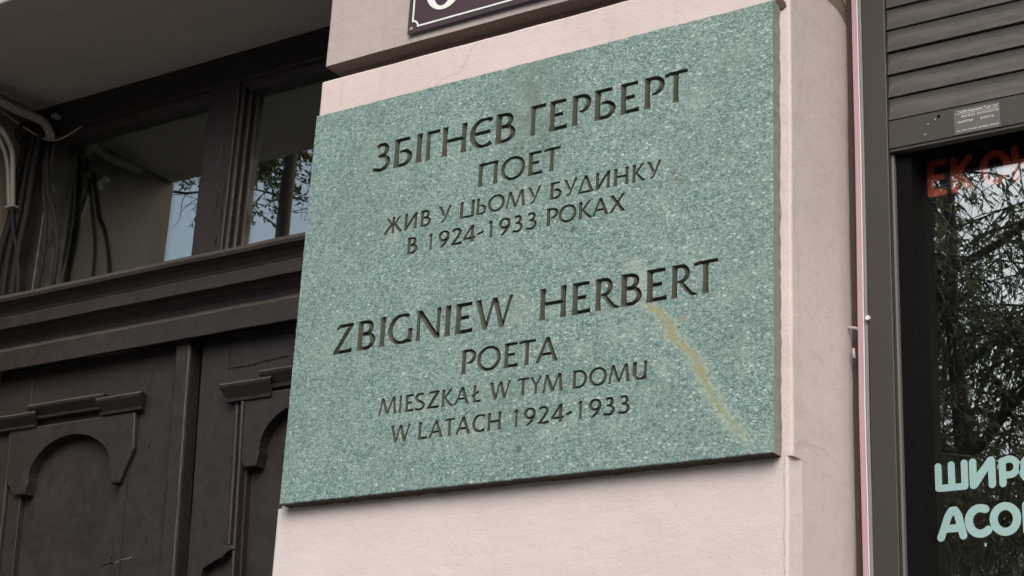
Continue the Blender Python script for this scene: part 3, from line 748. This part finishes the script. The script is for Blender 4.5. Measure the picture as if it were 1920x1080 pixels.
def mould(o, x0, x1, zt, zb, d=.036, mx=.9, lab=None):
    y1 = .5305; y0 = y1-d
    x0, z1 = ax(x0, zt, .53, y0+.006); x1, z0 = ax(x1, zb, .53, y0+.012)
    h = z1-z0
    pr = [(y1+.004, z1+.002), (y0+.004, z1-.001), (y0, z1-.006), (y0+.002, z1-.012), (y0+d*.55, z1-h*.72), (y0+d*.60, z1-h*.78), (y0+d*.38, z1-h*.84), (y0+d*.42, z1-h), (y1+.004, z1-h)]
    me = prism_x(pr, x0, x1, cuts=6, amp=.0007, mx=mx*.5); 
    for v in me.vertices: v.co.x += SH*.0
    part('moulding', me, M_wood, o, label=lab)
mould(LL, -2.03, -1.882, 2.778, 2.736)
mould(LL, -1.888, -1.634, 2.797, 2.757)
mould(LL, -1.634, -1.505, 2.786, 2.740, lab='chipped end of the stepped moulding')
mould(RL, -1.214, -1.082, 2.772, 2.724)
mould(RL, -1.092, -.84, 2.791, 2.744)
mould(RL, -.85, -.72, 2.772, 2.724)
def bead(o, x, z0, z1, w=.012, d=.012):
    xa, _ = ax(x, 2.6, .53, .53-d)
    part('bead', shear(box(xa-SH*(2.887-z1)-w/2, xa-SH*(2.887-z1)+w/2, .5305-d, .532, z0, z1, bev=.004, seg=2, cut=.05, amp=.0006)), M_wood, o)
bead(LL, -1.962, .4, 2.735); bead(RL, -1.176, 2.37, 2.722); bead(RL, -1.158, .4, 2.714, .010, .020)
bead(LL, -1.512, .4, 2.60, .004, .002)
# lower carved hook on the right leaf
hk = [(-1.232, 2.330), (-1.226, 2.340), (-1.19, 2.357), (-1.165, 2.372), (-1.136, 2.372), (-1.132, 2.362), (-1.156, 2.358), (-1.165, 2.345), (-1.20, 2.336), (-1.222, 2.326), (-1.224, 2.305), (-1.232, 2.305)]
part('carved_hook', plate([ax(x, z, .53, .51) for x, z in hk], .506, .531, bev=.003), M_wood, RL)
# chips and splits in the old paint
def dcrack(o, pts, wd=.0010): part('split', ribbon([(x, .5288, z) for x, z in pts], wd, (0, -1, 0)), M_black, o)
dcrack(RL, [(-1.213, 2.808), (-1.15, 2.806), (-1.10, 2.812), (-1.02, 2.815)], .0014)
dcrack(RL, [(-1.213, 2.885), (-1.211, 2.84), (-1.208, 2.79)], .0006)
dcrack(LL, [(-1.46, 2.84), (-1.468, 2.80), (-1.472, 2.775)], .0008)
for x, z, s_ in ((-1.42, 2.41, .004), (-1.46, 2.36, .003), (-1.53, 2.37, .003), (-1.44, 2.35, .003), (-1.452, 2.845, .006), (-1.448, 2.64, .004), (-1.41, 2.47, .003)):
    part('paint_chip', plate([(x+s_*math.cos(a)*(1+.4*math.sin(3*a+x*9)), z+s_*1.3*math.sin(a)) for a in np.linspace(0, 2*math.pi, 8)[:-1]], .5284, .532), M_wood, LL)

M_chip = simple('bared_paint_edge', (.10, .09, .085), .8, .3, 200, .3)
for pts, m_, wd in (([(-1.555, .5285, 2.352), (-1.53, .5285, 2.356), (-1.51, .5285, 2.352)], M_black, .0025), ([(-1.515, .5285, 2.345), (-1.51, .5285, 2.355), (-1.49, .5285, 2.362), (-1.465, .5285, 2.364), (-1.455, .5285, 2.370)], M_chip, .0018),
                    ([(-1.262, .4985, 3.30), (-1.266, .4985, 3.24), (-1.263, .4985, 3.19)], M_black, .0010), ([(-1.281, .4985, 3.27), (-1.284, .4985, 3.22)], M_black, .0008), ([(-1.268, .4985, 3.150), (-1.272, .4985, 3.128)], M_black, .0028),
                    ([(-1.29, .4985, 3.42), (-1.292, .4985, 3.33)], M_chip, .0006)):
    part('paint_flake', ribbon(pts, wd, (0, -1, 0)), m_, door)
# ------------------------------------------------------------------ cables by the left reveal
c = top('conduit', tube([(-1.99, .20, 3.625), (-1.975, .30, 3.612), (-1.958, .374, 3.600), (-1.945, .432, 3.598), (-1.935, .466, 3.588), (-1.925, .482, 3.560), (-1.925, .484, 3.545)], .0135, 12, ribs=.003), M_conduit,
        'grey corrugated conduit curving into the dark corner of the doorway', 'conduit')
part('clamp', box(-1.912, -1.892, .462, .486, 3.600, 3.612, bev=.002), M_screw, c)
top('cable', tube([(-2.02, .30, 3.56), (-1.985, .346, 3.545), (-1.972, .380, 3.512), (-1.972, .404, 3.477), (-1.972, .420, 3.40), (-1.975, .435, 3.337)], .0075), M_cablewht, 'pale off-white cable hanging down beside the left reveal', 'cable')
top('cable', tube([(-2.02, .32, 3.53), (-1.99, .350, 3.52), (-1.983, .378, 3.49), (-1.984, .402, 3.45), (-1.984, .42, 3.38), (-1.985, .432, 3.335)], .006), M_cablewht, 'thinner beige cable tucked behind the pale hanging one', 'cable')
top('cable', tube([(-1.975, .470, 3.586), (-1.98, .44, 3.586), (-1.98, .422, 3.572), (-1.98, .415, 3.544), (-1.98, .437, 3.526), (-1.978, .47, 3.522)], .0068), M_cableblk, 'short black cable loop below the grey conduit', 'cable')
top('cable', tube([(-1.90, .46, 3.50), (-1.872, .452, 3.40), (-1.858, .45, 3.355), (-1.83, .45, 3.311), (-1.800, .45, 3.229), (-1.788, .45, 3.166), (-1.795, .455, 3.085), (-1.82, .46, 3.062)], .007), M_cableblk, 'black cable sagging widest across the transom glass', 'cable')
top('cable', tube([(-1.91, .462, 3.48), (-1.880, .455, 3.36), (-1.857, .455, 3.28), (-1.848, .455, 3.20), (-1.846, .455, 3.14), (-1.862, .46, 3.066)], .006), M_cableblk, 'black cable hanging straighter, left of the widest sag', 'cable')
for i, (dx, r_, lab) in enumerate(((-.052, .010, 'thick black cable in the bundle nearest the wall'), (-.024, .008, 'black cable in the middle of the dark bundle'), (.004, .010, 'black cable on the right side of the dark bundle'))):
    top('cable', tube([(-1.955+dx, .47, 3.57), (-1.950+dx, .46, 3.45), (-1.945+dx*1.1, .455, 3.32), (-1.955+dx*1.3, .455, 3.2), (-1.960+dx*1.2, .46, 3.085)], r_), M_cableblk, lab, 'cable', 'cables bundled in the left corner of the transom')
top('cable', tube([(-1.975, .432, 3.335), (-1.965, .44, 3.27), (-1.95, .45, 3.21), (-1.935, .455, 3.14), (-1.93, .46, 3.08)], .0055), M_cableblk, 'black cable continuing below the end of the pale one', 'cable')
top('wire', tube([(-2.0, .36, 3.60), (-1.98, .42, 3.575), (-1.945, .47, 3.55), (-1.91, .485, 3.54), (-1.87, .492, 3.548), (-1.82, .496, 3.568)], .0022, 6), M_wire, 'thin beige wire crossing the conduit end to the transom', 'wire')
top('cable_tie', box(-1.997, -1.962, .424, .446, 3.332, 3.339, bev=.002), M_cablewht, 'pale clip at the lower end of the off-white cable', 'clip')

# ------------------------------------------------------------------ street sign on the upper block
sg = thing('street_sign', (-.34, .018, 3.25), 'dark aubergine enamel street sign with a white inset border', 'sign')
part('sign_plate', box(-.341, .16, .0185, .0215, 3.2505, 3.56, bev=.0012, seg=2), M_signdark, sg)
def flat(outl, y=.0176, th=.0008): return plate(outl, y, y+th)
def band(pts, wd):
    L, Rr = [], []; n = len(pts)
    for i in range(n):
        a = pts[max(i-1, 0)]; b = pts[min(i+1, n-1)]; dx, dz = b[0]-a[0], b[1]-a[1]; q = math.hypot(dx, dz); nx, nz = -dz/q*wd/2, dx/q*wd/2
        L.append((pts[i][0]+nx, pts[i][1]+nz)); Rr.append((pts[i][0]-nx, pts[i][1]-nz))
    return L+Rr[::-1]
bx0, bx1, bz0, bz1, rr = -.3285, .1475, 3.2635, 3.5475, .0135
part('border', flat(band([(bx0, bz1-rr), (bx0, bz0+rr)], .0036)), M_signwhite, sg)
part('border', flat(band([(bx0+rr, bz0), (bx1-rr, bz0)], .0036)), M_signwhite, sg)
part('border', flat(band([(bx1, bz1-rr), (bx1, bz0+rr)], .0036)), M_signwhite, sg)
part('border', flat(band([(bx0+rr, bz1), (bx1-rr, bz1)], .0036)), M_signwhite, sg)
for cx, cz, a0 in ((bx0, bz0, 0), (bx1, bz0, 90), (bx1, bz1, 180), (bx0, bz1, 270)):
    part('border_corner', flat(band([(cx+rr*math.cos(math.radians(a0+a)), cz+rr*math.sin(math.radians(a0+a))) for a in range(-8, 99, 7)], .0036), .0175), M_signwhite, sg)
def annulus(cx, cz, rx, rz, ix, iz, dx=0, y=.0176):
    bm = bmesh.new(); n = 40
    for yy in (y,):
        o_ = [bm.verts.new((cx+rx*math.cos(2*math.pi*k/n), yy, cz+rz*math.sin(2*math.pi*k/n))) for k in range(n)]
        i_ = [bm.verts.new((cx+dx+ix*math.cos(2*math.pi*k/n), yy, cz+iz*math.sin(2*math.pi*k/n))) for k in range(n)]
        for k in range(n): bm.faces.new((o_[k], o_[(k+1) % n], i_[(k+1) % n], i_[k]))
    g = bmesh.ops.extrude_face_region(bm, geom=bm.faces[:]); bmesh.ops.translate(bm, verts=[v for v in g['geom'] if isinstance(v, bmesh.types.BMVert)], vec=(0, .0008, 0))
    return tomesh(bm)
part('character', annulus(-.2545, 3.338, .0455, .052, .024, .043, -.004), M_signwhite, sg)
def disc(cx, y0, y1, cz, r, n=14):
    return plate([(cx+r*math.cos(2*math.pi*k/n), cz+r*math.sin(2*math.pi*k/n)) for k in range(n)], y0, y1, bev=r*.25)
sc_ = part('screw', disc(-.3315, .0160, .019, 3.2600, .0042), M_screw, sg)
part('screw_hole', disc(-.3315, .0155, .0165, 3.2600, .0013, 8), M_black, sc_)

# ------------------------------------------------------------------ shop window and shutter
sh = thing('roller_shutter', (1.6, .29, 2.9), 'brown-grey roller shutter half lowered over the shop window', 'shutter')
part('guide_rail', box(.5155, .5605, .280, .305, .76, 3.50, bev=.0015, seg=2), M_alu, sh)
part('guide_rail', box(2.60, 2.66, .280, .305, .76, 3.50, bev=.0015, seg=2), M_alu, sh)
rail_lip = part('rail_lip', box(.5606, .5645, .296, .33, .76, 3.49), M_guide_in, sh)
part('screw', disc(.5166, .2745, .2805, 2.606, .0045), M_whitetrim, sh)
sp = .0457; z0 = 2.9775
def slat_mesh():
    pr = []
    pr += [(.2885, .0), (.2866, .0004), (.2862, .0012), (.2866, .004), (.2885, .010), (.2905, .017), (.2918, .025), (.2920, .032), (.2912, .038), (.2900, .0422), (.2905, .0432), (.3005, .0432), (.2995, .0)]
    me = prism_x([(y, z+.0) for y, z in pr], .5612, 2.60)
    for p in me.polygons: p.use_smooth = False
    return me
sm = slat_mesh()
for i in range(12):
    o = part('slat', sm, M_slat, sh); o.location.z = z0+i*sp+.0005+random.uniform(-.0006, .0006); o.location.y = random.uniform(-.0008, .0008); o.rotation_euler.y = random.uniform(-.0006, .0006)
part('slat_gap', box(.5612, 2.60, .2995, .302, 2.93, 3.53), M_black, sh)
part('bottom_bar', prism_x([(.2865, 2.9765), (.2850, 2.9750), (.2850, 2.9225), (.2862, 2.9212), (.3000, 2.9212), (.3000, 2.9765)], .5612, 2.60), M_alu, sh)
part('bottom_lip', prism_x([(.2875, 2.9205), (.2870, 2.9165), (.2880, 2.9155), (.3020, 2.9155), (.3020, 2.9205)], .5612, 2.60), M_alu, sh)
part('bolt_hole', disc(.6535, .2844, .2852, 2.9655, .0034), M_black, sh)
part('shutter_box', box(.49, 2.71, .10, .40, 3.515, 3.62), M_alu, sh)
for x, z in ((.634, 2.9555), (.647, 2.961), (.628, 2.936)):
    part('paint_fleck', disc(x, .2843, .2853, z, .0012, 6), M_print, sh)
st = thing('sticker', (.722, .284, 2.945), 'small translucent sticker with white print on the shutter bottom bar', 'sticker')
part('foil', plate([(.6815, 2.9705), (.7625, 2.9700), (.7632, 2.9225), (.6820, 2.9230)], .2842, .2851), M_foil, st)
def text(parent, s, x, z, size, mat, y, sx=1., name='printed_text'):
    cu = bpy.data.curves.new('t', 'FONT'); cu.body = s; cu.size = size; cu.extrude = .00012; cu.resolution_u = 2
    o = bpy.data.objects.new('t', cu); COL.objects.link(o)
    dg = bpy.context.evaluated_depsgraph_get(); dg.update(); me = bpy.data.meshes.new_from_object(o.evaluated_get(dg)); bpy.data.objects.remove(o)
    for v in me.vertices: v.co = Vector((x+v.co.x*sx, y-v.co.z, z+v.co.y))
    me.materials.clear(); me.materials.append(mat)
    return part(name, me, mat, parent)
yt = .2838
text(st, 'ТзОВ компанія "Грифон"', .6885, 2.9625, .0062, M_print, yt)
text(st, 'ЖАЛЮЗІ', .694, 2.9535, .0058, M_print, yt); text(st, 'РОЛОКАСЕТИ', .7225, 2.9535, .0056, M_print, yt)
text(st, 'МАРКІЗИ', .688, 2.9435, .0058, M_print, yt); text(st, 'ВОРОТА', .7285, 2.9435, .0058, M_print, yt)
text(st, 'тел. (032) 235-45-85, 235-45-86, 295-45-87', .6855, 2.9275, .0042, M_print, yt)
part('printed_line', plate([(.684, 2.9612), (.761, 2.9608), (.761, 2.9603), (.684, 2.9607)], .2838, .2843), M_print, st)

wn_ = thing('shop_window', (1.6, .36, .75), 'dark shop window reflecting a leafy tree, lettered in pale teal and red', 'window')
part('window_frame', box(.5615, .592, .306, .38, .76, 3.50, bev=.002), M_black, wn_)
part('window_frame', box(2.58, 2.60, .306, .38, .76, 3.50, bev=.002), M_black, wn_)
part('window_frame', box(.592, 2.58, .345, .38, 2.925, 3.50, bev=.002), M_black, wn_)
part('window_frame', box(.592, 2.58, .306, .38, .76, .80, bev=.002), M_black, wn_)
part('glass_pane', box(.58, 2.59, .360, .364, .79, 2.935), M_glass, wn_)
# rounded vinyl letters stuck behind the glass
def roundglyph(paths, w, step=.002):
    ax_ = [p for P_ in paths for p in P_]; x0 = min(p[0] for p in ax_)-w; x1 = max(p[0] for p in ax_)+w; y0 = min(p[1] for p in ax_)-w; y1 = max(p[1] for p in ax_)+w
    xs = np.arange(x0, x1, step*.5); ys = np.arange(y0, y1, step*.5); PX, PY = np.meshgrid(xs, ys); D = np.full(PX.shape, 9.)
    for P_ in paths:
        for (a, b), (c_, d) in zip(P_, P_[1:]):
            ex, ey = c_-a, d-b; L = ex*ex+ey*ey or 1e-12; tt = np.clip(((PX-a)*ex+(PY-b)*ey)/L, 0, 1)
            D = np.minimum(D, np.hypot(PX-a-tt*ex, PY-b-tt*ey))
    loops = [simplify(l, .00018) for l in march(w/2-D, xs, ys)]
    vs, es, fs = [], [], []
    for l in loops:
        b = len(vs); vs += [Vector(p) for p in l]; n = len(l); es += [(b+i, b+(i+1) % n) for i in range(n)]; fs.append([b+i for i in range(n)])
    vo, eo, fo, ov, oe, of = delaunay_2d_cdt(vs, es, fs, 1, 1e-7); bm = bmesh.new(); bv = [bm.verts.new((v.x, 0, v.y)) for v in vo]
    for f, org in zip(fo, of):
        if len(set(org)) % 2 == 1: bm.faces.new([bv[i] for i in f])
    for v in [v for v in bm.verts if not v.link_faces]: bm.verts.remove(v)
    g = bmesh.ops.extrude_face_region(bm, geom=bm.faces[:]); bmesh.ops.translate(bm, verts=[v for v in g['geom'] if isinstance(v, bmesh.types.BMVert)], vec=(0, .0004, 0))
    return tomesh(bm)
def vletter(paths, w, mat, lab=None, y=.3660):
    me = roundglyph(paths, w)
    if mat is M_vinyl: y = .3592      # teal film sits on the outside, the red one behind the pane
    for v in me.vertices: v.co.y += y
    part('vinyl_letter', me, mat, wn_, label=lab)
def earc(cx, cz, rx, rz, a0, a1, n=24): return [(cx+rx*math.cos(math.radians(a0+(a1-a0)*i/n)), cz+rz*math.sin(math.radians(a0+(a1-a0)*i/n))) for i in range(n+1)]
wv = .0125
za, zb = 2.3145, 2.3535
vletter([[(.6035, zb-.001), (.6035, za), (.649, za), (.649, zb+.001)], [(.6265, zb), (.6265, za)]], wv*.95, M_vinyl)
vletter([[(.6635, zb+.001), (.6635, za)], [(.6635, za+.004), (.6925, zb-.002)], [(.6955, zb+.0015), (.6955, za-.001)], [(.6665, za+.002), (.6935, zb+.001)]], wv, M_vinyl)
vletter([[(.7135, za-.0015), (.7135, zb-.002)]+earc(.7250, zb-.013, .0135, .0135, 120, -90, 18)+[(.7135, zb-.0265)]], wv*.95, M_vinyl)
vletter([earc(.7665, (za+zb)/2, .0195, .021, 0, 360, 36)], wv, M_vinyl)
za, zb = 2.231, 2.2765
vletter([[(.6045, za-.001), (.6175, zb-.012), (.6240, zb-.002), (.6300, zb-.0015), (.6350, zb-.010), (.6430, za)], [(.6135, za+.0135), (.6380, za+.0135)]], wv*1.05, M_vinyl)
vletter([earc(.6725, (za+zb)/2, .0195, .0215, 62, 312, 30)], wv*1.1, M_vinyl)
vletter([earc(.7145, (za+zb)/2, .0195, .0215, 0, 360, 36)], wv*1.08, M_vinyl)
vletter([[(.7495, za-.001), (.7495, zb-.002)]+earc(.7610, zb-.013, .0135, .0135, 120, -90, 18)+[(.7495, zb-.0265)]], wv, M_vinyl)
# red word under the shutter: only its beginning is in view
za, zb = 2.8565, 2.9150; wr = .0130
vletter([[(.6285, za+.001), (.6065, za), (.6065, zb), (.6300, zb)], [(.6065, (za+zb)/2), (.6270, (za+zb)/2+.001)]], wr, M_red, 'red letter under the shutter')
vletter([[(.6500, za), (.6500, zb)], [(.6540, (za+zb)/2), (.6780, zb)], [(.6560, (za+zb)/2), (.6780, za+.001)]], wr, M_red)
vletter([earc(.7245, (za+zb)/2, .0215, .027, 0, 360, 36)], wr, M_red)
vletter([[(.7610, za), (.7610, zb)], [(.7610, (za+zb)/2), (.7960, (za+zb)/2)], [(.7960, za), (.7960, zb)]], wr, M_red)

ts = thing('edge_trim', (.505, .28, .76), 'narrow pink plastic trim strip between the pier and the shutter rail', 'trim')
def strip(name, x0, x1, y0, y1, mat, lab=None, ph=0.):
    bm = boxbm(x0, x1, y0, y1, .76, 3.50, bev=.0012, seg=1); n = 44
    for i in range(1, n): bmesh.ops.bisect_plane(bm, geom=bm.verts[:]+bm.edges[:]+bm.faces[:], plane_co=(0, 0, .76+2.74*i/n), plane_no=(0, 0, 1))
    for v in bm.verts: v.co.x += .0008*math.sin(v.co.z*7+ph)+.0005*noise.noise(Vector((0, 0, v.co.z*6)))
    return part(name, tomesh(bm), mat, ts, label=lab)
strip('pink_strip', .4965, .5068, .2795, .31, M_pinktrim)
strip('film_edge', .5070, .5084, .2790, .30, M_whitetrim, 'thin whitish film edge')
strip('grey_strip', .5086, .5148, .2815, .31, M_greytrim, 'blue-grey strip beside the pink one')
part('filler', box(.4760, .4968, .298, .33, .76, 3.50, cut=.02, amp=.0022), M_brownmortar, ts, label='rough brown filler in the gap beside the pier')
top('wall_plug', tube([(.4795, .272, 2.5895), (.4860, .270, 2.5905), (.4965, .278, 2.5895)], .0034, 8, ribs=.0015), M_pink, 'small ribbed plug sticking out beside the pink trim strip', 'plug')
top('mortar_lump', tube([(.4890, .2765, 2.553), (.4905, .2745, 2.545), (.4900, .2765, 2.536)], .0028, 8), M_pink, 'tiny pink mortar lump just below the ribbed plug', 'mortar')

# ------------------------------------------------------------------ street and trees (seen in the glass)
def sheet(name, x0, x1, y0, y1, z, mat):
    bm = bmesh.new(); bm.faces.new([bm.verts.new(p) for p in ((x0, y0, z), (x1, y0, z), (x1, y1, z), (x0, y1, z))])
    return top(name, tomesh(bm), mat, None, None, kind='structure')
sheet('ground', -600, 600, -600, 600, -.16, M_ground)
top('pavement', box(-60, 60, -3.4, .02, -.15, 0, ), M_pave, None, None, kind='structure')
top('kerb', box(-60, 60, -3.55, -3.402, -.15, .004, bev=.01), M_pave, None, None, kind='structure')
sheet('road', -60, 60, -8.0, -3.56, -.12, M_road)
top('far_pavement', box(-60, 60, -14, -8.0, -.15, 0), M_pave, None, None, kind='structure')

def leafmat(name, a, b):
    M = Mat(name); c = M.mix(M.noise(3, 4), a, b); c = M.mix(M.ramp(M.noise(24, 2), [(.4, 0.), (.7, .6)]), c, tuple(x*1.7 for x in b))
    M.fin(c, .5, None, .4); M.b.inputs['Transmission Weight'].default_value = 0
    tl = M.n('ShaderNodeBsdfTranslucent'); M.set(tl.inputs[0], c); mx = M.n('ShaderNodeMixShader'); mx.inputs[0].default_value = .3
    M.set(mx.inputs[1], M.b.outputs[0]); M.set(mx.inputs[2], tl.outputs[0]); M.t.links.new(mx.outputs[0], M.out.inputs[0]); return M.m
M_leaf = leafmat('willow_leaf', (.060, .092, .040), (.11, .145, .068))
M_bark = simple('grey_brown_bark', (.085, .068, .055), .9, .3, 12, .5, 30)
def leaves(name, centers, dirs, ln, wd, parent):
    """one diamond leaf per centre"""
    n = len(centers); C_ = np.asarray(centers); D = np.asarray(dirs); D /= np.linalg.norm(D, axis=1)[:, None]
    U = rng.normal(size=(n, 3)); Sd = np.cross(D, U); Sd /= np.linalg.norm(Sd, axis=1)[:, None]
    l = (ln*rng.uniform(.6, 1.25, n))[:, None]; w_ = (wd*rng.uniform(.7, 1.2, n))[:, None]
    v = np.stack([C_, C_+D*l*.45+Sd*w_*.5, C_+D*l, C_+D*l*.45-Sd*w_*.5], 1).reshape(-1, 3)
    me = bpy.data.meshes.new(name); me.vertices.add(4*n); me.vertices.foreach_set('co', v.ravel())
    me.loops.add(4*n); me.loops.foreach_set('vertex_index', np.arange(4*n)); me.polygons.add(n)
    me.polygons.foreach_set('loop_start', np.arange(0, 4*n, 4)); me.polygons.foreach_set('loop_total', np.full(n, 4)); me.update(calc_edges=True)
    o = part(name, me, M_leaf, parent, kind='stuff'); return o
def tree(x, y, h, r0, crown_lo, spread, nleaf, ln, wd, label, nb=16, droop=.9, seed=1, bare=0):
    random.seed(seed); root = thing('street_tree', (x, y, -.0), label, 'tree', 'street trees across the road')
    def limb(p0, d, L, r, n=7, bend=.25, grav=0.):
        pts = [Vector(p0)]; d = Vector(d).normalized()
        for i in range(n):
            d = (d+Vector((random.gauss(0, bend), random.gauss(0, bend), random.gauss(0, bend*.6)-grav))*.5).normalized()
            pts.append(pts[-1]+d*L/n)
        return pts
    def sweep(bm, pts, r0, r1, seg=6):
        rings = []
        for i, p in enumerate(pts):
            d = (pts[min(i+1, len(pts)-1)]-pts[max(i-1, 0)]).normalized(); a = d.cross(Vector((.31, .5, .2))).normalized(); b = d.cross(a); r = r0+(r1-r0)*i/(len(pts)-1)
            rings.append([bm.verts.new(p+(a*math.cos(2*math.pi*k/seg)+b*math.sin(2*math.pi*k/seg))*r) for k in range(seg)])
        for A, B in zip(rings, rings[1:]):
            for k in range(seg): bm.faces.new((A[k], A[(k+1) % seg], B[(k+1) % seg], B[k]))
    tr = [Vector((x, y, -.1))]
    for i in range(10): tr.append(tr[-1]+Vector((random.gauss(0, .05), random.gauss(0, .05), h*.85/10)))
    bm = bmesh.new(); sweep(bm, tr, r0, r0*.25, 12); part('trunk', tomesh(bm, smooth=True), M_bark, root)
    bm = bmesh.new(); tw = bmesh.new(); cs, ds = [], []
    for k in range(nb):
        zz = crown_lo+(h*.8-crown_lo)*(k+.3)/nb; i = min(9, int(zz/(h*.085))); p0 = tr[i].lerp(tr[min(i+1, 10)], .5); a = k*2.4+random.uniform(-.4, .4)
        L = spread*random.uniform(.8, 1.1); main = limb(p0, (math.cos(a), math.sin(a), .55), L, 0, 9, .22)
        sweep(bm, main, r0*.30, .012, 6)
        for j in range(2, len(main)):
            for q in range(2):
                d = Vector((random.gauss(0, 1), random.gauss(0, 1), random.uniform(-.3, .7))); sec = limb(main[j], d, spread*.38*random.uniform(.6, 1.2), 0, 6, .35, .12)
                sweep(bm, sec, .016, .005, 5)
                for s_ in range(1, len(sec)):
                    for q2 in range(3):
                        dd = Vector((random.gauss(0, .7), random.gauss(0, .7), -droop*random.uniform(.2, 1.2))); tg = limb(sec[s_], dd, random.uniform(.35, .9), 0, 5, .25, .2*droop)
                        sweep(tw, tg, .0055, .002, 3)
                        for e in range(len(tg)-1):
                            m_ = int(nleaf)+(1 if random.random() < nleaf % 1 else 0)
                            for _ in range(m_):
                                t = random.random(); cs.append(tuple(tg[e].lerp(tg[e+1], t))); v = (tg[e+1]-tg[e]).normalized()+Vector((random.gauss(0, .7), random.gauss(0, .7), random.gauss(-.25, .5))); ds.append(tuple(v))
    for k in range(bare):       # thin leafless shoots below the crown
        p0 = Vector((x, y, crown_lo-.9+random.uniform(0, 1.3))); a = random.uniform(0, 6.3)
        st_ = limb(p0, (math.cos(a), math.sin(a), .1), spread*.7, 0, 9, .45); sweep(bm, st_, .022, .006, 5)
        for q in range(2, 10):
            for _ in range(3): sweep(tw, limb(st_[q], (random.gauss(0, 1), random.gauss(0, 1), random.gauss(-.2, .5)), random.uniform(.3, .9), 0, 6, .5), .008, .003, 3)
    part('branches', tomesh(bm, smooth=True, recalc=False), M_bark, root); part('twigs', tomesh(tw, recalc=False), M_bark, root, kind='stuff')
    leaves('foliage', cs, ds, ln, wd, root); print('tree', len(cs)); return root
tree(-2.9, -9.6, 9.5, .16, 2.4, 2.6, 1.12, .085, .026, 'leafy street tree across the road, reflected in the shop window', nb=16, seed=5)
tree(-4.4, -13.5, 10.5, .19, 2.0, 3.0, 1.0, .095, .032, 'thinner street tree standing behind the leafy one', nb=8, seed=8)
tree(-10.5, -9.9, 16.0, .15, 10.5, 4.0, 4, .085, .038, 'tall street tree whose bare trunk shows in the transom glass', nb=26, droop=.35, seed=11, bare=13)
tree(-14.6, -11.5, 17.0, .17, 11.2, 4.0, 3, .09, .04, 'broad street tree reflected faintly at the left of the transom', nb=24, droop=.35, seed=21, bare=6)
# low house added across the street to cut horizon light and darken low reflections
ob = thing('added_street_house', (-8, -26, 0), 'low plastered house added across the road to cut horizon light, a dim reflection', 'house')
part('wall', box(-40, 30, -34, -24, 0, 6.6), M_shaft, ob)
part('roof', prism_x([(-23.4, 6.6), (-23.4, 6.8), (-29, 8.6), (-34.6, 6.8), (-34.6, 6.6)], -40.4, 30.4), M_road, ob)
wm = box(-.55, .55, -23.99, -23.9, -.85, .85)
for fl in (1.9, 4.9):
    for k in range(24):
        o = part('window', wm, M_black, ob); o.location = (-38+k*2.9, 0, fl)
